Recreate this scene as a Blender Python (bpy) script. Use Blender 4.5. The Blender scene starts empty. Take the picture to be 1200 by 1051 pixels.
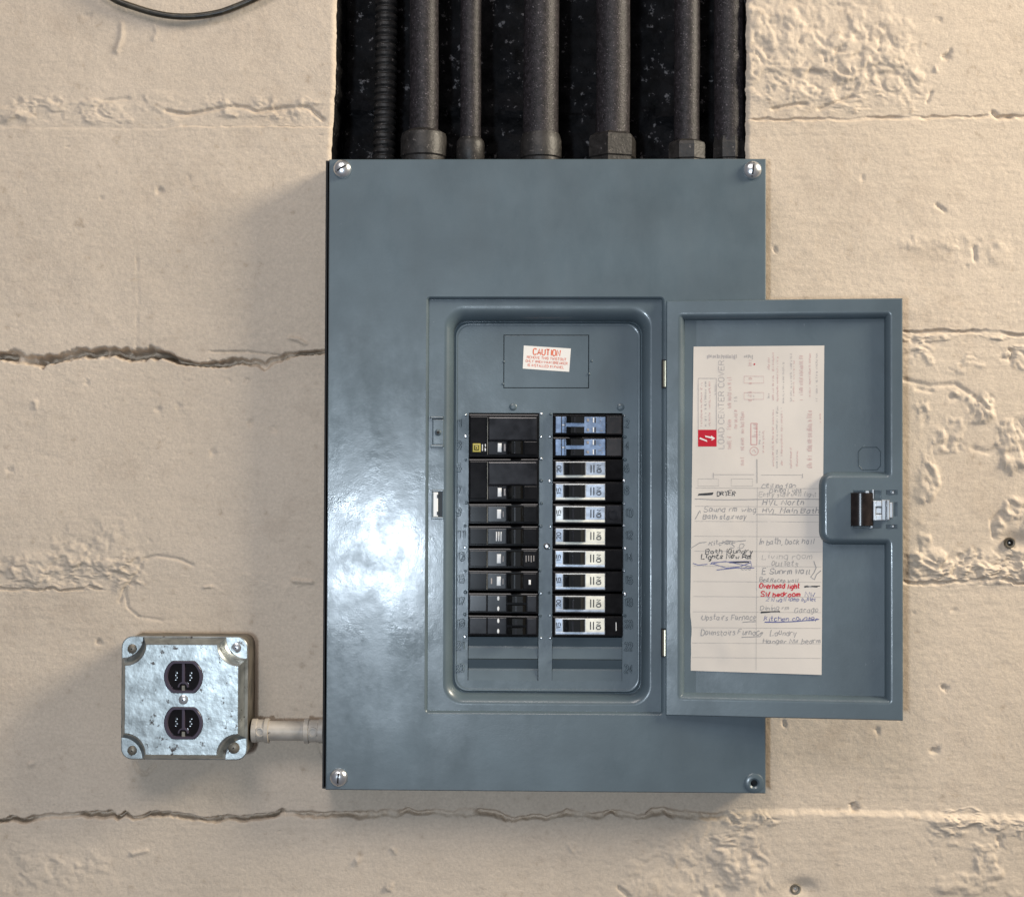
import bpy, bmesh, math, random
import numpy as np
from mathutils import Vector, Matrix
from mathutils.geometry import tessellate_polygon

random.seed(7)
SC = bpy.context.scene
COL = SC.collection

# ------------------------------------------------------------------ camera
S = 0.00073                       # metres per photo pixel on the cover plane (breaker pitch is 19 mm)
CAM = np.array([0.03317, -1.35033, -0.02705])
PITCH, YAW, ROLL = 0.01945, 0.02432, -0.00353
FPX = 1.35 / S


def cam_matrix():
    cp, sp, cy, sy, cr, sr = (math.cos(PITCH), math.sin(PITCH), math.cos(YAW),
                              math.sin(YAW), math.cos(ROLL), math.sin(ROLL))
    Ry = np.array([[cy, -sy, 0], [sy, cy, 0], [0, 0, 1]])
    Rx = np.array([[1, 0, 0], [0, cp, -sp], [0, sp, cp]])
    Rr = np.array([[cr, 0, sr], [0, 1, 0], [-sr, 0, cr]])
    return Ry @ Rx @ Rr


CM = cam_matrix()
cd = bpy.data.cameras.new('camera')
cd.sensor_width = 36.0
cd.lens = 36.0 * FPX / 1200.0
cd.clip_start = 0.05
cd.clip_end = 50
cam = bpy.data.objects.new('camera', cd)
COL.objects.link(cam)
m = Matrix.Identity(4)
for i in range(3):
    m[i][0] = CM[i, 0]
    m[i][1] = CM[i, 2]
    m[i][2] = -CM[i, 1]
    m[i][3] = CAM[i]
cam.matrix_world = m
SC.camera = cam

# ------------------------------------------------------------------ light
world = bpy.data.worlds.new('World')
SC.world = world
world.use_nodes = True
bg = world.node_tree.nodes['Background']
bg.inputs[0].default_value = (0.95, 0.92, 1.0, 1)
bg.inputs[1].default_value = 0.14


def area(name, loc, target, sx, sy, power, color):
    l = bpy.data.lights.new(name, 'AREA')
    l.shape = 'RECTANGLE'
    l.size, l.size_y = sx, sy
    l.energy = power
    l.color = color
    o = bpy.data.objects.new(name, l)
    COL.objects.link(o)
    o.location = loc
    o.rotation_euler = (Vector(target) - Vector(loc)).to_track_quat('-Z', 'Y').to_euler()
    return o


area('window_light', (2.0, -0.66, 1.15), (0.0, 0.0, 0.0), 0.75, 0.75, 90, (1.0, 0.89, 0.71))
area('added_top_fill', (-0.45, -1.75, 1.75), (-0.05, 0.0, 0.0), 1.0, 0.8, 23, (1.0, 0.93, 0.90))  # unseen overhead fill, added to deepen relief contrast and replace part of the ambient
area('lamp_light', (-0.357, -2.2, -0.190), (0.0, 0.0, -0.05), 0.10, 0.18, 19, (0.74, 0.87, 1.0))

SC.view_settings.view_transform = 'Standard'
SC.view_settings.look = 'None'
SC.view_settings.exposure = 0.0
SC.view_settings.gamma = 1.0


# ------------------------------------------------------------------ pixel helpers
def ray(px, py):
    px = np.asarray(px, float)
    py = np.asarray(py, float)
    l = np.stack([(px - 600) / FPX, np.ones_like(px), -(py - 525.5) / FPX], -1)
    return l @ CM.T


def P(px, py, y=0.0):
    d = ray(px, py)
    t = (y - CAM[1]) / d[..., 1]
    p = CAM + d * np.asarray(t)[..., None]
    return p[..., 0], p[..., 2]


def X(px, y=0.0, py=560):
    return float(P(px, py, y)[0])


def Z(py, y=0.0, px=640):
    return float(P(px, py, y)[1])


# ------------------------------------------------------------------ materials
def mat(name, col, rough=0.5, metal=0.0, noise=None, bump=None, spec=0.5, col2=None, fleck=None):
    """noise=(scale, amount) colour variation; bump=(scale, strength, distance); fleck=(scale, threshold, colour)"""
    M = bpy.data.materials.new(name)
    M.use_nodes = True
    nt = M.node_tree
    b = nt.nodes['Principled BSDF']
    b.inputs['Base Color'].default_value = (*col, 1)
    b.inputs['Roughness'].default_value = rough
    b.inputs['Metallic'].default_value = metal
    b.inputs['Specular IOR Level'].default_value = spec
    geo = nt.nodes.new('ShaderNodeNewGeometry')
    last = None
    if noise:
        n = nt.nodes.new('ShaderNodeTexNoise')
        n.inputs['Scale'].default_value = noise[0]
        n.inputs['Detail'].default_value = 6
        nt.links.new(geo.outputs['Position'], n.inputs['Vector'])
        mx = nt.nodes.new('ShaderNodeMix')
        mx.data_type = 'RGBA'
        c2 = col2 if col2 else tuple(c * (1 - noise[1]) for c in col)
        mx.inputs['A'].default_value = (*c2, 1)
        mx.inputs['B'].default_value = (*(tuple(min(1, c * (1 + noise[1])) for c in col) if not col2 else col), 1)
        r = nt.nodes.new('ShaderNodeMapRange')
        r.inputs['From Min'].default_value = 0.35
        r.inputs['From Max'].default_value = 0.65
        nt.links.new(n.outputs['Fac'], r.inputs['Value'])
        nt.links.new(r.outputs['Result'], mx.inputs['Factor'])
        last = mx.outputs['Result']
    if fleck:
        n = nt.nodes.new('ShaderNodeTexNoise')
        n.inputs['Scale'].default_value = fleck[0]
        n.inputs['Detail'].default_value = 5
        n.inputs['Roughness'].default_value = 0.7
        nt.links.new(geo.outputs['Position'], n.inputs['Vector'])
        r = nt.nodes.new('ShaderNodeMapRange')
        r.inputs['From Min'].default_value = fleck[1]
        r.inputs['From Max'].default_value = fleck[1] + 0.05
        nt.links.new(n.outputs['Fac'], r.inputs['Value'])
        mx = nt.nodes.new('ShaderNodeMix')
        mx.data_type = 'RGBA'
        if last:
            nt.links.new(last, mx.inputs['A'])
        else:
            mx.inputs['A'].default_value = (*col, 1)
        mx.inputs['B'].default_value = (*fleck[2], 1)
        nt.links.new(r.outputs['Result'], mx.inputs['Factor'])
        last = mx.outputs['Result']
    if last:
        nt.links.new(last, b.inputs['Base Color'])
    if bump:
        n = nt.nodes.new('ShaderNodeTexNoise')
        n.inputs['Scale'].default_value = bump[0]
        n.inputs['Detail'].default_value = 3
        nt.links.new(geo.outputs['Position'], n.inputs['Vector'])
        bp = nt.nodes.new('ShaderNodeBump')
        bp.inputs['Strength'].default_value = bump[1]
        bp.inputs['Distance'].default_value = bump[2]
        nt.links.new(n.outputs['Fac'], bp.inputs['Height'])
        nt.links.new(bp.outputs['Normal'], b.inputs['Normal'])
    return M


def wall_material():
    M = bpy.data.materials.new('painted_concrete')
    M.use_nodes = True
    nt = M.node_tree
    N, L = nt.nodes.new, nt.links.new
    b = nt.nodes['Principled BSDF']
    b.inputs['Roughness'].default_value = 0.62
    b.inputs['Specular IOR Level'].default_value = 0.35
    geo = N('ShaderNodeNewGeometry')
    n1 = N('ShaderNodeTexNoise')
    n1.inputs['Scale'].default_value = 5.0
    n1.inputs['Detail'].default_value = 8
    n1.inputs['Roughness'].default_value = 0.65
    L(geo.outputs['Position'], n1.inputs['Vector'])
    cr = N('ShaderNodeValToRGB')
    cr.color_ramp.elements[0].position = 0.3
    cr.color_ramp.elements[0].color = (0.53, 0.440, 0.345, 1)
    cr.color_ramp.elements[1].position = 0.7
    cr.color_ramp.elements[1].color = (0.61, 0.508, 0.402, 1)
    L(n1.outputs['Fac'], cr.inputs['Fac'])
    # scuffs and specks of dirt
    n2 = N('ShaderNodeTexNoise')
    n2.inputs['Scale'].default_value = 95
    n2.inputs['Detail'].default_value = 6
    n2.inputs['Roughness'].default_value = 0.75
    L(geo.outputs['Position'], n2.inputs['Vector'])
    r = N('ShaderNodeMapRange')
    r.inputs['From Min'].default_value = 0.585
    r.inputs['From Max'].default_value = 0.70
    r.inputs['To Max'].default_value = 0.5
    L(n2.outputs['Fac'], r.inputs['Value'])
    mx = N('ShaderNodeMix')
    mx.data_type = 'RGBA'
    L(r.outputs['Result'], mx.inputs['Factor'])
    L(cr.outputs['Color'], mx.inputs['A'])
    mx.inputs['B'].default_value = (0.25, 0.18, 0.12, 1)
    # dirty smears and a fine mottle in the paint
    n6 = N('ShaderNodeTexNoise')
    n6.inputs['Scale'].default_value = 13
    n6.inputs['Detail'].default_value = 9
    n6.inputs['Roughness'].default_value = 0.72
    L(geo.outputs['Position'], n6.inputs['Vector'])
    r6 = N('ShaderNodeMapRange')
    r6.inputs['From Min'].default_value = 0.54
    r6.inputs['From Max'].default_value = 0.72
    r6.inputs['To Max'].default_value = 0.34
    L(n6.outputs['Fac'], r6.inputs['Value'])
    mx6 = N('ShaderNodeMix')
    mx6.data_type = 'RGBA'
    L(r6.outputs['Result'], mx6.inputs['Factor'])
    L(mx.outputs['Result'], mx6.inputs['A'])
    mx6.inputs['B'].default_value = (0.33, 0.25, 0.185, 1)
    n5 = N('ShaderNodeTexNoise')
    n5.inputs['Scale'].default_value = 380
    n5.inputs['Detail'].default_value = 4
    n5.inputs['Roughness'].default_value = 0.7
    L(geo.outputs['Position'], n5.inputs['Vector'])
    r5 = N('ShaderNodeMapRange')
    r5.inputs['From Min'].default_value = 0.3
    r5.inputs['From Max'].default_value = 0.7
    r5.inputs['To Min'].default_value = 0.86
    r5.inputs['To Max'].default_value = 1.07
    L(n5.outputs['Fac'], r5.inputs['Value'])
    vm = N('ShaderNodeVectorMath')
    vm.operation = 'SCALE'
    L(mx6.outputs['Result'], vm.inputs[0])
    L(r5.outputs['Result'], vm.inputs['Scale'])
    L(vm.outputs['Vector'], b.inputs['Base Color'])
    # brush strokes and grain
    mp = N('ShaderNodeMapping')
    mp.inputs['Scale'].default_value = (70, 1, 260)
    L(geo.outputs['Position'], mp.inputs['Vector'])
    n3 = N('ShaderNodeTexNoise')
    n3.inputs['Scale'].default_value = 1.0
    n3.inputs['Detail'].default_value = 4
    L(mp.outputs['Vector'], n3.inputs['Vector'])
    n4 = N('ShaderNodeTexNoise')
    n4.inputs['Scale'].default_value = 330
    n4.inputs['Detail'].default_value = 6
    n4.inputs['Roughness'].default_value = 0.7
    L(geo.outputs['Position'], n4.inputs['Vector'])
    ad = N('ShaderNodeMath')
    ad.operation = 'MULTIPLY_ADD'
    ad.inputs[1].default_value = 0.45
    L(n3.outputs['Fac'], ad.inputs[0])
    L(n4.outputs['Fac'], ad.inputs[2])
    bp = N('ShaderNodeBump')
    bp.inputs['Strength'].default_value = 0.65
    bp.inputs['Distance'].default_value = 0.0009
    L(ad.outputs[0], bp.inputs['Height'])
    L(bp.outputs['Normal'], b.inputs['Normal'])
    return M


M_WALL = wall_material()
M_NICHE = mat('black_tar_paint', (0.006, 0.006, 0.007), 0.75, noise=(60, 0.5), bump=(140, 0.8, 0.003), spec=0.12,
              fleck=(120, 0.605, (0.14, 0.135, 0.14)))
M_PIPE = mat('dusty_black_steel', (0.020, 0.017, 0.019), 0.5, noise=(260, 0.5), bump=(700, 0.6, 0.0006), spec=0.3,
             fleck=(620, 0.60, (0.16, 0.14, 0.15)))
M_NUT = mat('black_fitting', (0.018, 0.016, 0.015), 0.5, noise=(160, 0.5), bump=(400, 0.5, 0.0006),
            fleck=(300, 0.62, (0.16, 0.14, 0.13)))
def enamel():
    M = mat('blue_grey_enamel', (0.078, 0.108, 0.127), 0.40, noise=(16, 0.12), fleck=(160, 0.69, (0.17, 0.20, 0.225)))
    nt = M.node_tree
    N, L = nt.nodes.new, nt.links.new
    b = nt.nodes['Principled BSDF']
    geo = N('ShaderNodeNewGeometry')
    b.inputs['Coat Weight'].default_value = 0.42

    def noise(scale, detail, rough=.55, stretch=None):
        n = N('ShaderNodeTexNoise')
        n.inputs['Scale'].default_value = scale
        n.inputs['Detail'].default_value = detail
        n.inputs['Roughness'].default_value = rough
        if stretch:
            mp = N('ShaderNodeMapping')
            mp.inputs['Scale'].default_value = stretch
            L(geo.outputs['Position'], mp.inputs['Vector'])
            L(mp.outputs['Vector'], n.inputs['Vector'])
        else:
            L(geo.outputs['Position'], n.inputs['Vector'])
        return n.outputs['Fac']

    def remap(sock, a, c, d, e):
        r = N('ShaderNodeMapRange')
        for k, v in zip(('From Min', 'From Max', 'To Min', 'To Max'), (a, c, d, e)):
            r.inputs[k].default_value = v
        L(sock, r.inputs['Value'])
        return r.outputs['Result']
    # wiped dust and finger grime vary the gloss
    L(remap(noise(28, 8, .7), .38, .66, .10, .26), b.inputs['Coat Roughness'])
    L(remap(noise(22, 8, .7, (1.0, 1.0, .45)), .35, .68, .32, .52), b.inputs['Roughness'])
    h1, h2, h3 = noise(11, 2), noise(950, 2), noise(130, 3)
    last = None
    for h, dist, st in ((h1, .0009, .5), (h3, .0003, .22), (h2, .00028, .12)):
        bp = N('ShaderNodeBump')
        bp.inputs['Strength'].default_value = st
        bp.inputs['Distance'].default_value = dist
        L(h, bp.inputs['Height'])
        if last:
            L(last, bp.inputs['Normal'])
        last = bp.outputs['Normal']
    L(last, b.inputs['Normal'])
    L(last, b.inputs['Coat Normal'])
    return M


M_PANEL = enamel()
M_TUB = mat('dark_box_steel', (0.008, 0.007, 0.007), 0.7, noise=(80, 0.5))
M_STEEL = mat('bright_zinc', (0.72, 0.74, 0.76), 0.28, 0.9, noise=(60, 0.15))
M_GALV = mat('galvanised_cover', (0.36, 0.39, 0.39), 0.34, 0.85, noise=(75, 0.3), bump=(200, 0.25, 0.0006),
             fleck=(120, 0.60, (0.07, 0.06, 0.055)))
M_GALVB = mat('galvanised_box', (0.16, 0.14, 0.11), 0.45, 0.6, noise=(80, 0.4))
M_BLACK = mat('black_bakelite', (0.007, 0.007, 0.008), 0.10, noise=(120, 0.3), spec=0.25)
M_SMOKE = mat('smoky_black_plastic', (0.024, 0.025, 0.030), 0.13, noise=(90, 0.7), col2=(0.008, 0.008, 0.010), spec=0.4)
M_HANDLE = mat('black_toggle', (0.004, 0.004, 0.004), 0.4, spec=0.25)
M_WHITE = mat('white_mark', (0.85, 0.85, 0.83), 0.45)
M_LABEL = mat('silver_label', (0.70, 0.70, 0.68), 0.25, 0.25, noise=(140, 0.12))
M_LABELC = mat('cream_label', (0.78, 0.74, 0.62), 0.35, 0.1, noise=(140, 0.12))
M_LABELD = mat('dull_silver_label', (0.40, 0.45, 0.53), 0.25, 0.3, noise=(170, 0.25))
M_LABELB = mat('blue_silver_label', (0.20, 0.27, 0.40), 0.25, 0.3, noise=(170, 0.3))
M_INK = mat('black_ink', (0.02, 0.02, 0.022), 0.6)
M_PENCIL = mat('pencil_grey', (0.29, 0.275, 0.27), 0.6)
M_FAINT = mat('faint_pencil', (0.40, 0.37, 0.34), 0.6)
M_BLUEINK = mat('blue_pen', (0.10, 0.11, 0.28), 0.6)
M_REDPEN = mat('red_marker', (0.55, 0.02, 0.03), 0.6)
M_REDPRINT = mat('red_print', (0.52, 0.012, 0.03), 0.6, spec=0.2)
M_PINK = mat('faded_red_print', (0.58, 0.36, 0.33), 0.6)
M_GREYPRINT = mat('faded_grey_print', (0.42, 0.38, 0.36), 0.6)
M_PAPER = mat('cream_paper', (0.68, 0.615, 0.545), 0.6, noise=(14, 0.06), bump=(60, 0.15, 0.001))
M_STICKER = mat('white_sticker', (0.82, 0.78, 0.72), 0.5)
M_ORANGE = mat('orange_red_print', (0.75, 0.16, 0.07), 0.6)
M_YELLOW = mat('yellow_logo', (0.42, 0.36, 0.06), 0.5)
M_SOCKET = mat('dark_brown_socket', (0.060, 0.050, 0.072), 0.16)
M_SOCKETIN = mat('black_socket_face', (0.006, 0.005, 0.006), 0.10)
M_PIPEPAINT = mat('painted_conduit', (0.40, 0.36, 0.31), 0.45, noise=(90, 0.15), fleck=(170, 0.66, (0.08, 0.06, 0.05)))
M_LATCH = mat('dark_brown_latch', (0.014, 0.010, 0.009), 0.25, noise=(150, 0.5))
M_CABLE = mat('olive_black_cable', (0.030, 0.025, 0.016), 0.4, noise=(200, 0.5))
M_RUST = mat('rust', (0.30, 0.08, 0.03), 0.7)
M_BRASS = mat('pale_brass_pin', (0.75, 0.70, 0.52), 0.3, 0.8)


# ------------------------------------------------------------------ mesh builder
class MB:
    def __init__(self):
        self.v, self.f, self.mi, self.sm, self.mats = [], [], [], [], []

    def m(self, material):
        if material not in self.mats:
            self.mats.append(material)
        return self.mats.index(material)

    def add(self, vs, fs, material, smooth=False):
        o = len(self.v)
        self.v += [tuple(map(float, p)) for p in vs]
        k = self.m(material)
        for f in fs:
            self.f.append([o + i for i in f])
            self.mi.append(k)
            self.sm.append(smooth)
        return o

    def box(self, x0, x1, y0, y1, z0, z1, material, ch=0.0, smooth=False):
        """axis box; ch chamfers the edges of the face towards the viewer (y0)"""
        if x0 > x1: x0, x1 = x1, x0
        if y0 > y1: y0, y1 = y1, y0
        if z0 > z1: z0, z1 = z1, z0
        c = min(ch, (x1 - x0) * .45, (z1 - z0) * .45, (y1 - y0) * .9)
        r = lambda a, y: [(x0 + a, y, z0 + a), (x1 - a, y, z0 + a), (x1 - a, y, z1 - a), (x0 + a, y, z1 - a)]
        vs = r(0, y1) + r(0, y0 + c)
        fs = [(3, 2, 1, 0)]
        q = lambda a, b: [(a + i, a + (i + 1) % 4, b + (i + 1) % 4, b + i) for i in range(4)]
        fs += q(0, 4)
        if c > 0:
            vs += r(c * .293, y0 + c * .293) + r(c, y0)
            fs += q(4, 8) + q(8, 12) + [(12, 13, 14, 15)]
        else:
            fs += [(4, 5, 6, 7)]
        self.add(vs, fs, material)

    def ring(self, loops, material, smooth=True, closed=True):
        """bridge successive loops (lists of 3d points of the same length)"""
        n = len(loops[0])
        vs = [p for l in loops for p in l]
        fs = []
        for k in range(len(loops) - 1):
            for i in range(n if closed else n - 1):
                j = (i + 1) % n
                fs.append((k * n + i, k * n + j, (k + 1) * n + j, (k + 1) * n + i))
        self.add(vs, fs, material, smooth)

    def fill(self, outer, holes, y, material):
        """planar fill in xz at depth y"""
        polys = [[Vector((p[0], p[1], 0)) for p in q] for q in [outer] + list(holes)]
        tris = tessellate_polygon(polys)
        vs = [(p[0], y, p[1]) for q in [outer] + list(holes) for p in q]
        self.add(vs, [tuple(t) for t in tris], material)

    def tube(self, path, radius, material, n=16, caps=True, smooth=True):
        pts = [Vector(p) for p in path]
        rs = radius if isinstance(radius, (list, tuple)) else [radius] * len(pts)
        loops = []
        up = None
        for i, p in enumerate(pts):
            t = (pts[min(i + 1, len(pts) - 1)] - pts[max(i - 1, 0)])
            if t.length < 1e-9:
                t = pts[-1] - pts[0]
            t.normalize()
            if up is None:
                up = Vector((0, -1, 0)) if abs(t.y) < 0.9 else Vector((0, 0, 1))
            a = t.cross(up).normalized()
            b = a.cross(t).normalized()
            up = b
            loops.append([tuple(p + rs[i] * (a * math.cos(2 * math.pi * k / n) + b * math.sin(2 * math.pi * k / n)))
                          for k in range(n)])
        self.ring(loops, material, smooth)
        if caps:
            for l in (loops[0], loops[-1]):
                self.add(l, [tuple(range(n))], material)

    def disc_stack(self, cx, cz, prof, material, n=20, rot=0.0, smooth=True, cap=True):
        """lathe about the y axis: prof = [(radius, y), ...]"""
        loops = [[(cx + r * math.cos(rot + 2 * math.pi * k / n), y, cz + r * math.sin(rot + 2 * math.pi * k / n))
                  for k in range(n)] for r, y in prof]
        self.ring(loops, material, smooth)
        if cap:
            self.add(loops[-1], [tuple(range(n))], material, smooth)

    def build(self, name, parent=None, angle=35, loc=None):
        me = bpy.data.meshes.new(name)
        me.from_pydata(self.v, [], self.f)
        for mt in self.mats:
            me.materials.append(mt)
        me.polygons.foreach_set('material_index', self.mi)
        me.polygons.foreach_set('use_smooth', self.sm)
        bm = bmesh.new()
        bm.from_mesh(me)
        bmesh.ops.recalc_face_normals(bm, faces=bm.faces)
        bm.to_mesh(me)
        bm.free()
        me.set_sharp_from_angle(angle=math.radians(angle))
        me.polygons.foreach_set('use_smooth', self.sm)
        me.update()
        o = bpy.data.objects.new(name, me)
        COL.objects.link(o)
        if parent:
            o.parent = parent
        if loc:
            o.location = loc
        return o


def thing(name, label, cat, loc=(0, 0, 0), group=None):
    o = bpy.data.objects.new(name, None)
    o.empty_display_size = 0.02
    COL.objects.link(o)
    o.location = loc
    o['label'] = label
    o['category'] = cat
    if group:
        o['group'] = group
    return o


def rpoly(corners, r, inset=0.0, seg=6):
    """rectilinear CCW polygon (x, z) inset and with rounded corners; r per corner or scalar"""
    n = len(corners)
    out = []
    for i in range(n):
        p0, p, p1 = [Vector(corners[k % n]) for k in (i - 1, i, i + 1)]
        d1 = (p - p0).normalized()
        d2 = (p1 - p).normalized()
        n1, n2 = Vector((-d1.y, d1.x)), Vector((-d2.y, d2.x))
        convex = d1.x * d2.y - d1.y * d2.x > 0
        rr = r[i] if isinstance(r, (list, tuple)) else r
        rr = max(rr - inset, 1e-5) if convex else rr + inset
        q = p + inset * (n1 + n2)
        c = q + (rr if convex else -rr) * (n1 + n2)
        s, e = q - d1 * rr - c, q + d2 * rr - c
        for k in range(seg + 1):
            t = math.pi / 2 * k / seg
            w = c + s * math.cos(t) + e * math.sin(t)
            out.append((w.x, w.y))
    return out


def rect(x0, x1, z0, z1):
    return [(x0, z0), (x1, z0), (x1, z1), (x0, z1)]


def at(loop, y):
    return [(p[0], y, p[1]) for p in loop]


# ------------------------------------------------------------------ stroke lettering
GL = {
 'A': '0,0 2,6 4,0|.8,2 3.2,2', 'B': '0,0 0,6 3,6 4,5 3,3.2 0,3.2|3,3.2 4,1.6 3,0 0,0',
 'C': '4,5 3,6 1,6 0,4.5 0,1.5 1,0 3,0 4,1', 'D': '0,0 0,6 2.4,6 4,4.4 4,1.6 2.4,0 0,0',
 'E': '4,0 0,0 0,6 4,6|0,3 3,3', 'F': '0,0 0,6 4,6|0,3 3,3', 'G': '4,5 3,6 1,6 0,4.5 0,1.5 1,0 3,0 4,1 4,3 2.5,3',
 'H': '0,0 0,6|4,0 4,6|0,3 4,3', 'I': '1,0 1,6', 'K': '0,0 0,6|4,6 0,2.4|1.5,3.6 4,0', 'L': '0,6 0,0 3.5,0',
 'M': '0,0 0,6 2,2 4,6 4,0', 'N': '0,0 0,6 4,0 4,6', 'O': '1,0 0,1.5 0,4.5 1,6 3,6 4,4.5 4,1.5 3,0 1,0',
 'P': '0,0 0,6 3,6 4,4.5 3,3 0,3', 'R': '0,0 0,6 3,6 4,4.5 3,3 0,3|2,3 4,0',
 'S': '4,5 3,6 1,6 0,5 .8,3.4 3.2,2.6 4,1 3,0 1,0 0,1', 'T': '0,6 4,6|2,6 2,0', 'U': '0,6 0,1.5 1,0 3,0 4,1.5 4,6',
 'V': '0,6 2,0 4,6', 'W': '0,6 1,0 2,4 3,0 4,6', 'Y': '0,6 2,3 4,6|2,3 2,0', 'J': '3,6 3,1 2,0 1,0 0,1',
 'X': '0,0 4,6|0,6 4,0', 'Z': '0,6 4,6 0,0 4,0',
 'a': '3,3 2,4 1,4 0,2.7 0,1 1,0 2,0 3,1.2|3,4 3,.5 3.6,0', 'b': '0,6 0,0 2,0 3,1 3,3 2,4 0,3.4',
 'c': '3,3.4 2,4 1,4 0,2.7 0,1 1,0 2,0 3,.6', 'd': '3,6 3,0|3,3 2,4 1,4 0,2.7 0,1 1,0 2,0 3,1',
 'e': '0,2 3,2 3,3 2,4 1,4 0,2.7 0,1 1,0 2,0 3,.6', 'f': '1,0 1,5 2,6 3,5.6|0,3.6 2.4,3.6',
 'g': '3,3 2,4 1,4 0,2.7 0,1 1,0 2,0 3,1.2|3,4 3,-1 2,-2.2 .6,-1.8', 'h': '0,0 0,6|0,3 1,4 2.2,4 3,3 3,0',
 'i': '1,0 1,4|1,5.2 1,5.6', 'k': '0,0 0,6|2.6,4 0,1.6|1,2.4 3,0', 'l': '1,6 1,.4 1.6,0',
 'm': '0,0 0,4|0,3 .8,4 1.6,4 2,3 2,0|2,3 2.8,4 3.6,4 4,3 4,0', 'n': '0,0 0,4|0,3 1,4 2.2,4 3,3 3,0',
 'o': '1,0 0,1 0,3 1,4 2,4 3,3 3,1 2,0 1,0', 'p': '0,-2.2 0,4|0,3.4 1,4 2,4 3,3 3,1 2,0 0,.4',
 'r': '0,0 0,4|0,2.6 1,4 2.4,3.8', 's': '3,3.4 2,4 1,4 .2,3.2 2.6,1.4 2.8,.6 2,0 .8,0 0,.5',
 't': '1,6 1,.8 1.8,0 2.6,.4|0,4 2.4,4', 'u': '0,4 0,1 1,0 2,0 3,1|3,4 3,0', 'v': '0,4 1.5,0 3,4',
 'w': '0,4 1,0 2,3 3,0 4,4', 'x': '0,0 3,4|0,4 3,0', 'y': '0,4 1.5,.4|3,4 1,-2', 'z': '0,4 3,4 0,0 3,0',
 '0': '1,0 0,1.5 0,4.5 1,6 3,6 4,4.5 4,1.5 3,0 1,0', '1': '.6,5 2,6 2,0', '2': '0,5 1,6 3,6 4,5 3.6,3.4 0,0 4,0',
 '3': '0,5 1,6 3,6 4,5 3,3.2 1.6,3.2|3,3.2 4,1.5 3,0 1,0 0,1', '4': '3,0 3,6 0,2 4,2', '5': '4,6 0,6 0,3.4 3,3.6 4,2 3,0 0,0',
 '6': '4,5.4 2.6,6 1,5.4 0,3 0,1 1,0 3,0 4,1 4,2.4 3,3.3 1,3.3 0,2.4', '7': '0,6 4,6 1.4,0',
 '8': '1,3.2 0,4.6 1,6 3,6 4,4.6 3,3.2 1,3.2 0,1.6 1,0 3,0 4,1.6 3,3.2', '9': '0,.6 1.4,0 3,.6 4,3 4,5 3,6 1,6 0,5 0,3.6 1,2.7 3,2.7 4,3.6',
 '.': '1,0 1,.3', ',': '1,.4 .4,-1', '&': '4,0 1,5 2,6 3,5 0,1.6 1,0 2.4,0 4,2.4', '-': '.5,2.6 3,2.6', "'": '1,6 1,4.6',
 '/': '0,-.5 3,6.3',
}


def strokes(text, x, y, w, h, jit=0.0, slant=0.0, rng=random):
    """polylines of a text line that fills the box x..x+w (px right), baseline y (px down), cap height h px"""
    adv, xs = 0.0, []
    for ch in text:
        gw = 2.6 if ch == ' ' else max(float(q.split(',')[0]) for s in GL[ch].split('|') for q in s.split())
        xs.append(adv)
        adv += gw + (0 if ch == ' ' else 1.5)
    k = w / max(adv - 1.5, 1e-3)
    g = h / 6.0
    out = []
    for ch, a in zip(text, xs):
        if ch == ' ':
            continue
        dy = rng.gauss(0, jit * 0.6)
        gs = g * (1 + rng.uniform(-.28, .18) * min(jit, 1))
        for s in GL[ch].split('|'):
            pl = []
            for q in s.split():
                gx, gy = map(float, q.split(','))
                pl.append((x + (a + gx) * k + gy * gs * slant + rng.gauss(0, jit * .35),
                           y - gy * gs + dy + rng.gauss(0, jit * .35)))
            out.append(pl)
    return out


def ribbon(mb, pl, width, to3, material, vary=0.0):
    """flat pen stroke: pl in px, to3 maps px -> 3d point on the sheet"""
    hw = width / 2
    n = len(pl)
    L, R = [], []
    for i in range(n):
        x0, y0 = pl[max(i - 1, 0)]
        x1, y1 = pl[min(i + 1, n - 1)]
        dx, dy = x1 - x0, y1 - y0
        d = math.hypot(dx, dy) or 1
        nx, ny = -dy / d, dx / d
        w = hw * (1 + random.uniform(-vary, vary))
        L.append(to3(pl[i][0] + nx * w, pl[i][1] + ny * w))
        R.append(to3(pl[i][0] - nx * w, pl[i][1] - ny * w))
    vs = L + R
    mb.add(vs, [(i, i + 1, n + i + 1, n + i) for i in range(n - 1)], material)


def ridge(mb, pl, width, hgt, to3, material):
    """embossed stroke: a flat-topped ridge along the polyline"""
    n = len(pl)
    rows = [[], [], [], []]
    for i in range(n):
        x0, y0 = pl[max(i - 1, 0)]
        x1, y1 = pl[min(i + 1, n - 1)]
        d = math.hypot(x1 - x0, y1 - y0) or 1
        nx, ny = -(y1 - y0) / d, (x1 - x0) / d
        for r, w, c in zip(rows, (-.5, -.22, .22, .5), (0, hgt, hgt, 0)):
            r.append(to3(pl[i][0] + nx * w * width, pl[i][1] + ny * w * width, c))
    vs = [p for r in rows for p in r]
    fs = [(k * n + i, k * n + i + 1, (k + 1) * n + i + 1, (k + 1) * n + i) for k in range(3) for i in range(n - 1)]
    fs += [(0, n, 2 * n, 3 * n), (n - 1, 2 * n - 1, 3 * n - 1, 4 * n - 1)]
    mb.add(vs, fs, material)


# ------------------------------------------------------------------ numpy noise
def _hash(ix, iy, seed):
    h = (ix.astype(np.int64) * 374761393 + iy.astype(np.int64) * 668265263 + seed * 974711) & 0xffffffff
    h = ((h ^ (h >> 13)) * 1274126177) & 0xffffffff
    h = h ^ (h >> 16)
    return (h & 0xffffff) / float(0xffffff)


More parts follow.
